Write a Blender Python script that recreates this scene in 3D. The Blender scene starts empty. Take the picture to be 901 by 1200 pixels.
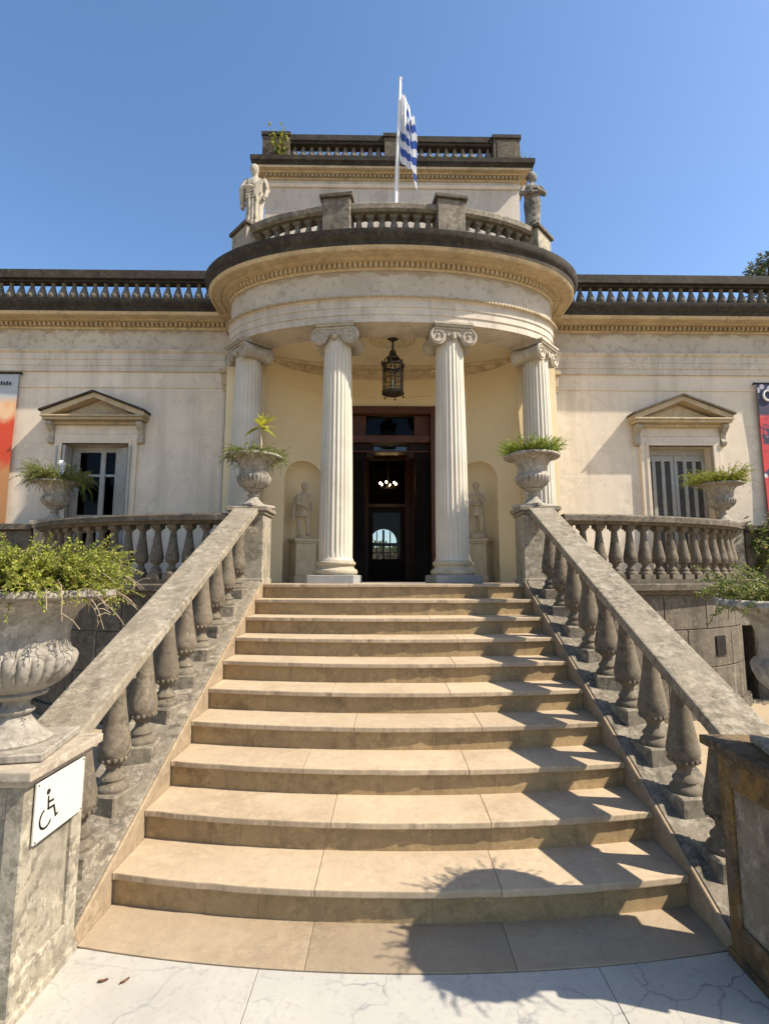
import bpy, bmesh, math, random
from math import sin, cos, pi, sqrt, radians, atan2
from mathutils import Vector, Matrix
random.seed(7)
scene = bpy.context.scene
COL = scene.collection
R = random.uniform

# ------------------------------------------------------------------ frames
PIV = Vector((0, 7.3, 0)); ROT = radians(1.4)      # the house stands a little askew to the stairs
CR, SR = cos(ROT), sin(ROT)
def V(x, y, z=0.0):
    dx, dy = x - PIV.x, y - PIV.y
    return Vector((PIV.x + dx*CR - dy*SR, PIV.y + dx*SR + dy*CR, z))

# ------------------------------------------------------------------ materials
def newmat(name):
    m = bpy.data.materials.new(name); m.use_nodes = True
    nt = m.node_tree; nt.nodes.clear()
    out = nt.nodes.new('ShaderNodeOutputMaterial')
    b = nt.nodes.new('ShaderNodeBsdfPrincipled')
    nt.links.new(b.outputs[0], out.inputs[0])
    return m, nt, b, out
def c4(c): return (c[0], c[1], c[2], 1)
class NT:
    def __init__(s, nt): s.nt = nt; s.l = nt.links
    def n(s, t, **kw):
        x = s.nt.nodes.new(t)
        for k, v in kw.items(): setattr(x, k, v)
        return x
    def coord(s, scale=(1, 1, 1), rnd=True):
        tc = s.n('ShaderNodeTexCoord')
        mp = s.n('ShaderNodeMapping'); mp.inputs['Scale'].default_value = scale
        if rnd:
            oi = s.n('ShaderNodeObjectInfo')
            mu = s.n('ShaderNodeMath', operation='MULTIPLY'); mu.inputs[1].default_value = 37.0
            s.l.new(oi.outputs['Random'], mu.inputs[0])
            va = s.n('ShaderNodeVectorMath', operation='ADD')
            s.l.new(tc.outputs['Object'], va.inputs[0]); s.l.new(mu.outputs[0], va.inputs[1])
            s.l.new(va.outputs[0], mp.inputs[0])
        else:
            s.l.new(tc.outputs['Object'], mp.inputs[0])
        return mp.outputs[0]
    def noise(s, vec, scale, detail=6, rough=.6, dist=0):
        x = s.n('ShaderNodeTexNoise'); x.inputs['Scale'].default_value = scale
        x.inputs['Detail'].default_value = detail; x.inputs['Roughness'].default_value = rough
        x.inputs['Distortion'].default_value = dist
        s.l.new(vec, x.inputs['Vector']); return x.outputs[0]
    def ramp(s, fac, lo, hi, a=0., b=1.):
        x = s.n('ShaderNodeMapRange'); x.clamp = True
        x.inputs[1].default_value = lo; x.inputs[2].default_value = hi
        x.inputs[3].default_value = a; x.inputs[4].default_value = b
        s.l.new(fac, x.inputs[0]); return x.outputs[0]
    def mix(s, fac, a, b, mode='MIX'):
        x = s.n('ShaderNodeMix', data_type='RGBA', blend_type=mode)
        for i, v in ((0, fac), (6, a), (7, b)):
            if isinstance(v, (int, float)): x.inputs[i].default_value = v
            elif isinstance(v, tuple): x.inputs[i].default_value = c4(v)
            else: s.l.new(v, x.inputs[i])
        return x.outputs[2]
    def mul(s, a, b):
        x = s.n('ShaderNodeMath', operation='MULTIPLY')
        for i, v in enumerate((a, b)):
            if isinstance(v, (int, float)): x.inputs[i].default_value = v
            else: s.l.new(v, x.inputs[i])
        return x.outputs[0]
    def bump(s, bsdf, h, strength, dist):
        x = s.n('ShaderNodeBump'); x.inputs['Strength'].default_value = strength
        x.inputs['Distance'].default_value = dist
        s.l.new(h, x.inputs['Height']); s.l.new(x.outputs[0], bsdf.inputs['Normal'])

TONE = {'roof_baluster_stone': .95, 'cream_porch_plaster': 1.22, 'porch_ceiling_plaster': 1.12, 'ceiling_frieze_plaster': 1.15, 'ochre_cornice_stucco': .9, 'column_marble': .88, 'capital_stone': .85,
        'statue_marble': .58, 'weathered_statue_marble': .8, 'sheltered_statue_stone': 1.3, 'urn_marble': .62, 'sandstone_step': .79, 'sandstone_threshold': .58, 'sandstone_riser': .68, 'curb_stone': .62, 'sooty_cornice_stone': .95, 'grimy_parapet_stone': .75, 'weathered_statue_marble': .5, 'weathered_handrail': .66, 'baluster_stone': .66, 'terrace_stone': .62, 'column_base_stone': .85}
def stone(name, c1, c2, scale=3., spots=(), streaks=(), rough=.85, bump=.25, bscale=40., bdist=.006, fine=.35, rnd=True, worn=0., island=0., vary=.12):
    """mottled stone: two tones, spots of lichen or dirt, vertical run-off streaks, fine grain"""
    m, nt, b, out = newmat(name); t = NT(nt)
    k = TONE.get(name, .70)
    def wm(c): return (c[0]*k*1.04, c[1]*k, c[2]*k*.93)
    c1, c2 = wm(c1), wm(c2); spots = [(wm(q[0]),) + tuple(q[1:]) for q in spots]; streaks = [(wm(q[0]),) + tuple(q[1:]) for q in streaks]
    v = t.coord(rnd=rnd)
    col = t.mix(t.ramp(t.noise(v, scale), .35, .65), c1, c2)
    for (c, sc, lo, hi, amt) in spots:
        col = t.mix(t.mul(t.ramp(t.noise(v, sc, 8, .65), lo-.035, hi-.035), amt), col, c)
    for (c, sx, sz, lo, hi, amt) in streaks:
        v2 = t.coord((sx, sx, sz), rnd)
        col = t.mix(t.mul(t.ramp(t.noise(v2, 1., 5, .6), lo, hi), amt), col, c)
    g = t.noise(v, 90., 4, .7)
    col = t.mix(fine, col, t.mix(t.ramp(g, .3, .7), tuple(x*.55 for x in c1), tuple(min(1, x*1.35) for x in c1)))
    if worn:                                           # lichen: small dark and pale patches gathered in colonies
        va = t.n('ShaderNodeVectorMath', operation='ADD'); va.inputs[1].default_value = (5.3, 9.1, 2.7); nt.links.new(v, va.inputs[0]); v3 = va.outputs[0]
        big = t.ramp(t.noise(v3, 2.6, 4), .38, .58); big2 = t.ramp(t.noise(v, 3.3, 4), .40, .60)
        col = t.mix(t.mul(t.mul(t.ramp(t.noise(v, 17, 9, .72), .48, .58), big), worn), col, tuple(x*.30 for x in c1))
        col = t.mix(t.mul(t.mul(t.ramp(t.noise(v3, 21, 9, .72), .51, .60), big2), worn*.8), col, tuple(min(.75, x*1.75) for x in c1))
        col = t.mix(t.mul(t.ramp(t.noise(v3, 48, 6, .7), .60, .66), worn*.7), col, tuple(x*.25 for x in c1))
    if island or vary:
        gm = t.n('ShaderNodeNewGeometry'); oi = t.n('ShaderNodeObjectInfo')
        f1 = t.ramp(gm.outputs['Random Per Island'], 0, 1, 1-island, 1+island); f2 = t.ramp(oi.outputs['Random'], 0, 1, 1-vary, 1+vary)
        vm = t.n('ShaderNodeVectorMath', operation='SCALE'); nt.links.new(col, vm.inputs[0]); nt.links.new(t.mul(f1, f2), vm.inputs['Scale']); col = vm.outputs[0]
    nt.links.new(col, b.inputs['Base Color'])
    b.inputs['Roughness'].default_value = rough
    b.inputs['Specular IOR Level'].default_value = .25
    h = t.mix(.5, t.noise(v, bscale, 8, .65), t.noise(v, bscale*.22, 6, .6))
    t.bump(b, h, bump, bdist)
    return m
def plain(name, c, rough=.5, metal=0., spec=.5, var=.12, scale=8., bump=0.):
    m, nt, b, out = newmat(name); t = NT(nt)
    v = t.coord()
    col = t.mix(t.ramp(t.noise(v, scale), .3, .7), tuple(x*(1-var) for x in c), tuple(min(1, x*(1+var)) for x in c))
    nt.links.new(col, b.inputs['Base Color'])
    b.inputs['Roughness'].default_value = rough; b.inputs['Metallic'].default_value = metal
    b.inputs['Specular IOR Level'].default_value = spec
    if bump: t.bump(b, t.noise(v, 30, 6, .6), bump, .004)
    return m

M = {}
M['step'] = stone('sandstone_step', (.50, .40, .285), (.42, .33, .23), 2.2,
                  spots=[((.30, .22, .14), 1.6, .56, .72, .55), ((.58, .46, .33), 5, .55, .7, .4)], rough=.7, bump=.10, bscale=60, fine=.18, island=.08, vary=.05, worn=.18)
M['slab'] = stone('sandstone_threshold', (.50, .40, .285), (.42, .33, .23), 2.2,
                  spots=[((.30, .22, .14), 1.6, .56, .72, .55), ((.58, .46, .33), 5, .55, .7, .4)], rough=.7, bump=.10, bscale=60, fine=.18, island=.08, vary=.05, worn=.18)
M['riser'] = stone('sandstone_riser', (.51, .37, .20), (.41, .295, .155), 2.4,
                  spots=[((.10, .07, .045), 2.6, .60, .74, .7), ((.24, .17, .11), 7, .55, .7, .4)],
                  streaks=[((.13, .09, .055), 9, 1.5, .56, .72, .65)], rough=.8, bump=.15, fine=.22, island=.16, vary=.06, worn=.35)
M['weather'] = stone('weathered_stone', (.27, .235, .185), (.18, .155, .12), 5,
                  spots=[((.055, .045, .035), 7, .54, .66, .8), ((.46, .42, .34), 11, .60, .68, .75), ((.36, .32, .25), 3, .55, .7, .4)],
                  streaks=[((.07, .055, .04), 10, 1.3, .56, .70, .55)], bump=.5, bscale=30, fine=.4, worn=0.8)
M['baluster'] = stone('baluster_stone', (.205, .172, .13), (.15, .125, .093), 5,
                  spots=[((.07, .055, .042), 6, .55, .7, .6), ((.32, .28, .215), 13, .60, .70, .5)], bump=.4, bscale=35, fine=.4, worn=0.7)
M['rail'] = stone('handrail_stone', (.36, .315, .245), (.25, .215, .165), 3.2,
                  spots=[((.10, .082, .06), 5, .57, .68, .8), ((.56, .52, .44), 9, .58, .65, .8), ((.17, .145, .10), 20, .56, .66, .55)], bump=.5, bscale=28, fine=.45, worn=0.65)
M['stringer'] = stone('stringer_stone', (.27, .235, .185), (.17, .147, .115), 5,
                  spots=[((.05, .042, .032), 7, .55, .66, .7), ((.50, .46, .38), 13, .58, .66, .8)], bump=.6, bscale=26, fine=.5, worn=0.85)
M['curb'] = stone('curb_stone', (.46, .355, .24), (.37, .285, .19), 3,
                  spots=[((.16, .12, .085), 6, .58, .7, .5), ((.58, .5, .4), 10, .6, .68, .4)], bump=.2, fine=.3, worn=0.4)
M['terrace'] = stone('terrace_stone', (.20, .17, .13), (.135, .115, .09), 2.5,
                  spots=[((.05, .042, .034), 4, .52, .68, .7), ((.42, .38, .29), 6, .62, .70, .5)],
                  streaks=[((.045, .037, .03), 7, .7, .52, .66, .85), ((.46, .42, .33), 9, .8, .60, .70, .7)], bump=.35, fine=.35, worn=0.6)
M['dark'] = stone('sooty_cornice_stone', (.055, .046, .036), (.026, .022, .017), 5,
                  spots=[((.011, .009, .006), 6, .50, .62, .8), ((.12, .10, .065), 9, .62, .72, .6), ((.05, .052, .022), 13, .58, .66, .6)],
                  streaks=[((.012, .01, .008), 12, 1.6, .52, .66, .7)], bump=.6, bscale=22, fine=.35, worn=0.7)
M['parapet'] = stone('grimy_parapet_stone', (.155, .13, .098), (.09, .075, .056), 4,
                  spots=[((.035, .028, .021), 5, .52, .66, .8), ((.30, .265, .2), 9, .62, .7, .5)],
                  streaks=[((.03, .025, .02), 10, 1.2, .54, .68, .7)], bump=.5, bscale=25, fine=.4, worn=0.8)
M['roofbal'] = stone('roof_baluster_stone', (.17, .15, .12), (.11, .095, .075), 4,
                  spots=[((.04, .033, .026), 6, .54, .68, .6), ((.34, .31, .25), 9, .6, .7, .4)], bump=.4, fine=.4, worn=0.5)
M['cornice'] = stone('ochre_cornice_stucco', (.50, .41, .275), (.40, .315, .20), 2.5,
                  spots=[((.20, .14, .08), 3.5, .58, .70, .6), ((.13, .095, .06), 9, .62, .72, .5), ((.56, .48, .35), 7, .58, .68, .4)],
                  streaks=[((.15, .11, .07), 5, .6, .60, .72, .5)], bump=.25, fine=.2, worn=0.35)
M['column'] = stone('column_marble', (.56, .525, .455), (.47, .435, .37), 2.2,
                  spots=[((.36, .32, .26), 5, .6, .74, .4)],
                  streaks=[((.34, .30, .24), 9, .5, .58, .72, .45)], rough=.6, bump=.12, fine=.14, vary=.0)
M['capital'] = stone('capital_stone', (.46, .415, .345), (.34, .30, .24), 5,
                  spots=[((.16, .13, .10), 8, .57, .7, .6)], bump=.3, fine=.25, worn=0.35)
M['base'] = stone('column_base_stone', (.48, .43, .34), (.40, .35, .26), 4,
                  spots=[((.14, .11, .08), 7, .58, .70, .6)], rough=.7, bump=.2, fine=.2, worn=0.3)
M['plinth'] = stone('grey_marble_plinth', (.40, .41, .41), (.30, .31, .315), 4,
                  spots=[((.5, .5, .48), 8, .58, .7, .5)], rough=.5, bump=.08, fine=.15)
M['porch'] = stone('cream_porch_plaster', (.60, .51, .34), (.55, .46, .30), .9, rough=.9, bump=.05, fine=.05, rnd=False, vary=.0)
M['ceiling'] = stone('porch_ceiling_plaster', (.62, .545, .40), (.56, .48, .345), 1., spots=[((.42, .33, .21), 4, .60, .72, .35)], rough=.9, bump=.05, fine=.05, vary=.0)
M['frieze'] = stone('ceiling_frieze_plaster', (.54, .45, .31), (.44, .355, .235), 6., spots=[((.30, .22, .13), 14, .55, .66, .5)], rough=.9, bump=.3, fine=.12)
M['urn'] = stone('urn_marble', (.47, .43, .375), (.36, .325, .275), 5,
                  spots=[((.10, .08, .06), 6, .56, .66, .85), ((.60, .57, .51), 4, .58, .68, .5), ((.24, .20, .15), 14, .57, .68, .5)],
                  streaks=[((.09, .075, .055), 11, 2., .57, .69, .7)], bump=.4, bscale=30, fine=.3, worn=0.6)
M['pedestal'] = stone('pedestal_stone', (.40, .36, .285), (.29, .255, .20), 3.5,
                  spots=[((.085, .07, .05), 4, .55, .66, .75), ((.27, .18, .04), 2.6, .66, .71, .8), ((.52, .48, .40), 7, .59, .67, .5)],
                  streaks=[((.07, .06, .045), 12, 1.3, .55, .68, .65)], bump=.45, fine=.35, worn=0.75)
M['cap'] = stone('pale_cap_stone', (.50, .43, .345), (.42, .36, .285), 4, spots=[((.16, .13, .10), 7, .58, .70, .5)], bump=.25, fine=.25, worn=0.5)
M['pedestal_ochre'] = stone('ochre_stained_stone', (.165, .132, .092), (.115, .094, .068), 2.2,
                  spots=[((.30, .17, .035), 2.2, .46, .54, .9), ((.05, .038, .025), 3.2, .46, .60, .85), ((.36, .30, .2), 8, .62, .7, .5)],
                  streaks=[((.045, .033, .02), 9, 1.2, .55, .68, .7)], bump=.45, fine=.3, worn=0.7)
M['statue'] = stone('statue_marble', (.58, .53, .45), (.47, .42, .345), 8,
                  spots=[((.12, .10, .08), 6, .56, .66, .8)], bump=.2, fine=.2)
M['statue_dark'] = stone('weathered_statue_marble', (.50, .46, .39), (.34, .30, .25), 5,
                  spots=[((.04, .033, .027), 3.2, .50, .58, .9)], bump=.3, fine=.3, worn=0.4)
M['statue_porch'] = stone('sheltered_statue_stone', (.40, .34, .245), (.31, .255, .175), 8, bump=.2, fine=.2)
M['gravel'] = stone('sandy_gravel', (.46, .37, .25), (.36, .285, .19), 1.2,
                  spots=[((.20, .15, .10), 14, .58, .68, .5), ((.56, .48, .36), 30, .56, .66, .5)], rough=.95, bump=.7, bscale=45, bdist=.012, fine=.5)
M['wood'] = plain('varnished_wood', (.080, .028, .013), .4, 0, .3, .3, 5)
M['wood_dark'] = plain('dark_wood', (.026, .013, .009), .5, 0, .12, .3, 5)
M['wood_grey'] = plain('dark_green_painted_jamb', (.012, .009, .007), .7, 0, .06, .2, 5)
M['iron'] = plain('black_iron', (.018, .016, .013), .5, .6, .5, .3)
M['bronze'] = plain('bronze_iron', (.055, .042, .026), .5, .6, .5, .3)
M['white_paint'] = plain('white_paint', (.66, .63, .58), .4, 0, .4, .05)
M['shutter'] = plain('grey_shutter_paint', (.36, .335, .285), .6, 0, .3, .15, 12)
M['louvre'] = plain('dark_louvre_paint', (.17, .152, .125), .7, 0, .2, .2, 30)
M['sash'] = plain('grey_sash_paint', (.36, .34, .30), .55, 0, .3, .12, 10)
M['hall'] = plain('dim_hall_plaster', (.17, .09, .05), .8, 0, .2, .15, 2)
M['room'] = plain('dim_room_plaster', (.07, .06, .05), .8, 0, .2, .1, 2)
M['soil'] = plain('urn_soil', (.045, .03, .02), .95, 0, .1, .3, 20)
M['twig'] = plain('dry_twig', (.30, .23, .15), .8, 0, .1, .25, 20)
M['stem'] = plain('green_stem', (.10, .115, .03), .7, 0, .2, .25, 20)
M['trunk'] = plain('palm_trunk', (.12, .095, .07), .9, 0, .1, .3, 8, .5)
M['black_paint'] = plain('black_sign_paint', (.012, .012, .012), .5)
M['sign'] = plain('white_sign_board', (.49, .47, .41), .45, 0, .4, .04)
M['dead'] = plain('dead_leaf', (.10, .045, .02), .8, 0, .2, .3, 30)
M['floodlight'] = plain('black_floodlight', (.012, .012, .012), .5)

def leafmat(name, a, b_, trans=.35, dry=.8):
    m, nt, b, out = newmat(name); t = NT(nt)
    v = t.coord(); col = t.mix(t.ramp(t.noise(v, 9, 4), .35, .65), a, b_)
    col = t.mix(t.mul(t.ramp(t.noise(v, 60, 2), .4, .6), .5), col, tuple(x*.55 for x in a))
    gm = t.n('ShaderNodeNewGeometry'); ri = gm.outputs['Random Per Island']
    col = t.mix(t.ramp(ri, .55, 1.0, 0, .6), col, tuple(min(.6, x*1.5) for x in b_)); col = t.mix(t.ramp(ri, .25, .0, 0, .6), col, tuple(x*.5 for x in a))
    col = t.mix(t.mul(t.ramp(ri, .905, .91), dry), col, (.30, .20, .08))
    nt.links.new(col, b.inputs['Base Color']); b.inputs['Roughness'].default_value = .55
    b.inputs['Specular IOR Level'].default_value = .3
    tr = t.n('ShaderNodeBsdfTranslucent'); nt.links.new(col, tr.inputs[0])
    ms = t.n('ShaderNodeMixShader'); ms.inputs[0].default_value = trans
    nt.links.new(b.outputs[0], ms.inputs[1]); nt.links.new(tr.outputs[0], ms.inputs[2])
    nt.links.new(ms.outputs[0], out.inputs[0]); return m
M['fern'] = leafmat('fern_green', (.215, .245, .028), (.35, .35, .05))
M['fern_dark'] = leafmat('fern_olive', (.13, .16, .035), (.22, .24, .06))
M['fern_lime'] = leafmat('fern_lime', (.22, .30, .03), (.30, .37, .04))
M['sprout'] = leafmat('yellow_sprout', (.50, .46, .05), (.34, .36, .06))
M['ivy'] = leafmat('ivy_green', (.07, .11, .02), (.15, .19, .035))
M['palm'] = leafmat('palm_green', (.05, .07, .025), (.09, .11, .04), .2)
M['hedge'] = leafmat('hedge_green', (.07, .12, .03), (.12, .17, .05), .2)

def wall_material(name, c1, c2, line, dirt=1.):
    m, nt, b, out = newmat(name); t = NT(nt)
    v = t.coord(rnd=False)
    col = t.mix(t.ramp(t.noise(v, .8, 4), .35, .65), c1, c2)
    # rendered ashlar: faint pale joints, broken where the paint has gone over them
    sep = t.n('ShaderNodeSeparateXYZ'); nt.links.new(v, sep.inputs[0])
    cmb = t.n('ShaderNodeCombineXYZ'); nt.links.new(sep.outputs[0], cmb.inputs[0]); nt.links.new(sep.outputs[2], cmb.inputs[1])
    br = t.n('ShaderNodeTexBrick'); br.inputs['Scale'].default_value = 1.0
    br.inputs['Brick Width'].default_value = .92; br.inputs['Row Height'].default_value = .47
    br.inputs['Mortar Size'].default_value = .014; br.inputs['Mortar Smooth'].default_value = .7
    nd = t.noise(v, 3., 5, .6)
    va = t.n('ShaderNodeVectorMath', operation='SCALE'); va.inputs[3].default_value = .035
    nz = t.n('ShaderNodeTexNoise'); nz.inputs['Scale'].default_value = 6; nt.links.new(v, nz.inputs['Vector'])
    nt.links.new(nz.outputs['Color'], va.inputs[0])
    ad = t.n('ShaderNodeVectorMath', operation='ADD'); nt.links.new(cmb.outputs[0], ad.inputs[0]); nt.links.new(va.outputs[0], ad.inputs[1])
    nt.links.new(ad.outputs[0], br.inputs['Vector'])
    f = t.mul(t.mul(br.outputs['Fac'], t.ramp(nd, .42, .62)), .5)
    col = t.mix(f, col, line)
    col = t.mix(t.mul(t.ramp(t.noise(v, 1.3, 9, .7), .50, .66), .30*dirt), col, tuple(x*.60 for x in c1))
    col = t.mix(t.mul(t.ramp(t.noise(v, 5.5, 8, .7, .4), .56, .64), .30*dirt), col, tuple(x*.66 for x in c2))
    col = t.mix(t.mul(t.ramp(t.noise(v, 3.1, 7, .6), .58, .62), .35), col, tuple(min(.8, x*1.14) for x in c1))
    vo = t.n('ShaderNodeTexVoronoi', feature='DISTANCE_TO_EDGE'); vo.inputs['Scale'].default_value = .8       # hairline cracks
    a2 = t.n('ShaderNodeVectorMath', operation='ADD'); nz2 = t.n('ShaderNodeTexNoise'); nz2.inputs['Scale'].default_value = 3.5; nz2.inputs['Detail'].default_value = 8
    nt.links.new(v, nz2.inputs['Vector']); s2 = t.n('ShaderNodeVectorMath', operation='SCALE'); s2.inputs[3].default_value = .5; nt.links.new(nz2.outputs['Color'], s2.inputs[0])
    nt.links.new(v, a2.inputs[0]); nt.links.new(s2.outputs[0], a2.inputs[1]); nt.links.new(a2.outputs[0], vo.inputs['Vector'])
    col = t.mix(t.mul(t.mul(t.ramp(vo.outputs['Distance'], .0, .006, 1, 0), t.ramp(t.noise(v, 1.1, 3), .48, .56)), .45*dirt), col, tuple(x*.45 for x in c1))
    v2 = t.coord((3.5, 3.5, .35), False)
    col = t.mix(t.mul(t.ramp(t.noise(v2, 1, 7, .68), .50, .66), .36*dirt), col, tuple(x*.62 for x in c2))
    col = t.mix(t.mul(t.ramp(t.noise(v, 28, 3, .5), .74, .78), .8), col, tuple(x*.3 for x in c1))
    nt.links.new(col, b.inputs['Base Color']); b.inputs['Roughness'].default_value = .9
    b.inputs['Specular IOR Level'].default_value = .2
    t.bump(b, t.mix(.4, t.noise(v, 26, 8, .6), t.noise(v, 4, 4)), .14, .008)
    return m
M['wall'] = wall_material('facade_stucco', (.68, .575, .445), (.60, .505, .385), (.73, .64, .52))
M['wall_old'] = wall_material('weathered_stucco', (.58, .50, .40), (.46, .395, .315), (.66, .59, .49), 1.6)
def frieze_material():
    # blank frieze whose upper edge is stained by water running from the cornice
    m, nt, b, out = newmat('stained_frieze_stucco'); t = NT(nt)
    v = t.coord(rnd=False)
    col = t.mix(t.ramp(t.noise(v, 1.2, 5), .35, .65), (.52, .45, .355), (.40, .34, .265))
    sep = t.n('ShaderNodeSeparateXYZ'); nt.links.new(v, sep.inputs[0])
    sm = t.n('ShaderNodeMath', operation='MULTIPLY_ADD'); sm.inputs[1].default_value = .34
    nt.links.new(t.noise(v, 4.5, 7, .65), sm.inputs[0]); nt.links.new(sep.outputs[2], sm.inputs[2])
    col = t.mix(t.mul(t.ramp(sm.outputs[0], 5.79, 5.825), .7), col, (.27, .20, .125))
    col = t.mix(t.mul(t.ramp(t.noise(v, 11, 6, .65), .53, .62), .45), col, (.24, .19, .135))
    nt.links.new(col, b.inputs['Base Color']); b.inputs['Roughness'].default_value = .9
    t.bump(b, t.noise(v, 26, 8, .6), .2, .008)
    return m
M['frieze_wall'] = frieze_material()

def marble_material():
    m, nt, b, out = newmat('white_veined_marble'); t = NT(nt)
    v = t.coord((1, 1, 1), False)
    nz = t.n('ShaderNodeTexNoise'); nz.inputs['Scale'].default_value = 2.2; nz.inputs['Detail'].default_value = 7
    nt.links.new(v, nz.inputs['Vector'])
    sc = t.n('ShaderNodeVectorMath', operation='SCALE'); sc.inputs[3].default_value = .55; nt.links.new(nz.outputs['Color'], sc.inputs[0])
    ad = t.n('ShaderNodeVectorMath', operation='ADD'); nt.links.new(v, ad.inputs[0]); nt.links.new(sc.outputs[0], ad.inputs[1])
    vo = t.n('ShaderNodeTexVoronoi', feature='DISTANCE_TO_EDGE'); vo.inputs['Scale'].default_value = 3.2; nt.links.new(ad.outputs[0], vo.inputs['Vector'])
    vein = t.ramp(vo.outputs['Distance'], .0, .025, 1, 0)
    vein = t.mul(vein, t.ramp(t.noise(v, 2.0, 3), .42, .6))
    vo2 = t.n('ShaderNodeTexVoronoi', feature='DISTANCE_TO_EDGE'); vo2.inputs['Scale'].default_value = 8; nt.links.new(ad.outputs[0], vo2.inputs['Vector'])
    vein2 = t.mul(t.ramp(vo2.outputs['Distance'], 0, .03, 1, 0), t.ramp(t.noise(v, 5, 3), .52, .66))
    col = t.mix(t.ramp(t.noise(v, 1.6, 5), .35, .65), (.41, .375, .305), (.35, .322, .268))
    col = t.mix(t.mul(t.ramp(t.noise(v, 1.9, 6, .65), .57, .68), .65), col, (.36, .265, .14))
    col = t.mix(t.mul(vein, .85), col, (.13, .13, .125)); col = t.mix(t.mul(vein2, .6), col, (.2, .18, .16))
    col = t.mix(t.mul(t.ramp(t.noise(v, 34, 7, .7), .54, .66), .4), col, (.22, .19, .15))
    gm = t.n('ShaderNodeNewGeometry'); col = t.mix(t.ramp(gm.outputs['Random Per Island'], 0, 1, 0, .22), col, (.29, .31, .34))
    col = t.mix(t.mul(t.ramp(t.noise(v, 1.1, 8, .7), .52, .66), .30), col, (.24, .22, .19))
    nt.links.new(col, b.inputs['Base Color']); b.inputs['Roughness'].default_value = .55
    b.inputs['Specular IOR Level'].default_value = .3
    t.bump(b, t.noise(v, 60, 4), .06, .004)
    return m
M['marble'] = marble_material()
M['porch_floor'] = stone('porch_floor_marble', (.55, .53, .49), (.47, .45, .41), 2, spots=[((.3, .28, .25), 8, .58, .7, .4)], rough=.5, bump=.05, fine=.15)

def glass_material(name, tint, mixf, ior=1.5):
    m, nt, b, out = newmat(name); t = NT(nt)
    tr = t.n('ShaderNodeBsdfTransparent'); tr.inputs[0].default_value = c4(tint)
    gl = t.n('ShaderNodeBsdfGlossy'); gl.inputs['Roughness'].default_value = .04
    fr = t.n('ShaderNodeFresnel'); fr.inputs[0].default_value = ior
    ad = t.n('ShaderNodeMath', operation='ADD'); ad.inputs[1].default_value = mixf; ad.use_clamp = True
    nt.links.new(fr.outputs[0], ad.inputs[0])
    ms = t.n('ShaderNodeMixShader'); nt.links.new(ad.outputs[0], ms.inputs[0])
    nt.links.new(tr.outputs[0], ms.inputs[1]); nt.links.new(gl.outputs[0], ms.inputs[2]); nt.links.new(ms.outputs[0], out.inputs[0])
    return m
M['glass'] = glass_material('window_glass', (.8, .82, .82), .02)
M['glass_dark'] = glass_material('dusky_glass', (.35, .37, .38), .03)
M['lamp_glass'] = glass_material('lantern_glass', (.80, .76, .62), 0., 1.2)
M['door_glass'] = glass_material('hall_door_glass', (.8, .82, .82), 0., 1.2)
M['transom_glass'] = glass_material('smoked_transom_glass', (.3, .3, .3), 0., 1.22)
def emis(name, c, s):
    m = bpy.data.materials.new(name); m.use_nodes = True; nt = m.node_tree; nt.nodes.clear()
    o = nt.nodes.new('ShaderNodeOutputMaterial'); e = nt.nodes.new('ShaderNodeEmission')
    e.inputs[0].default_value = c4(c); e.inputs[1].default_value = s; nt.links.new(e.outputs[0], o.inputs[0]); return m
M['bulb'] = emis('lit_bulb', (1, .70, .32), 22)

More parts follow.
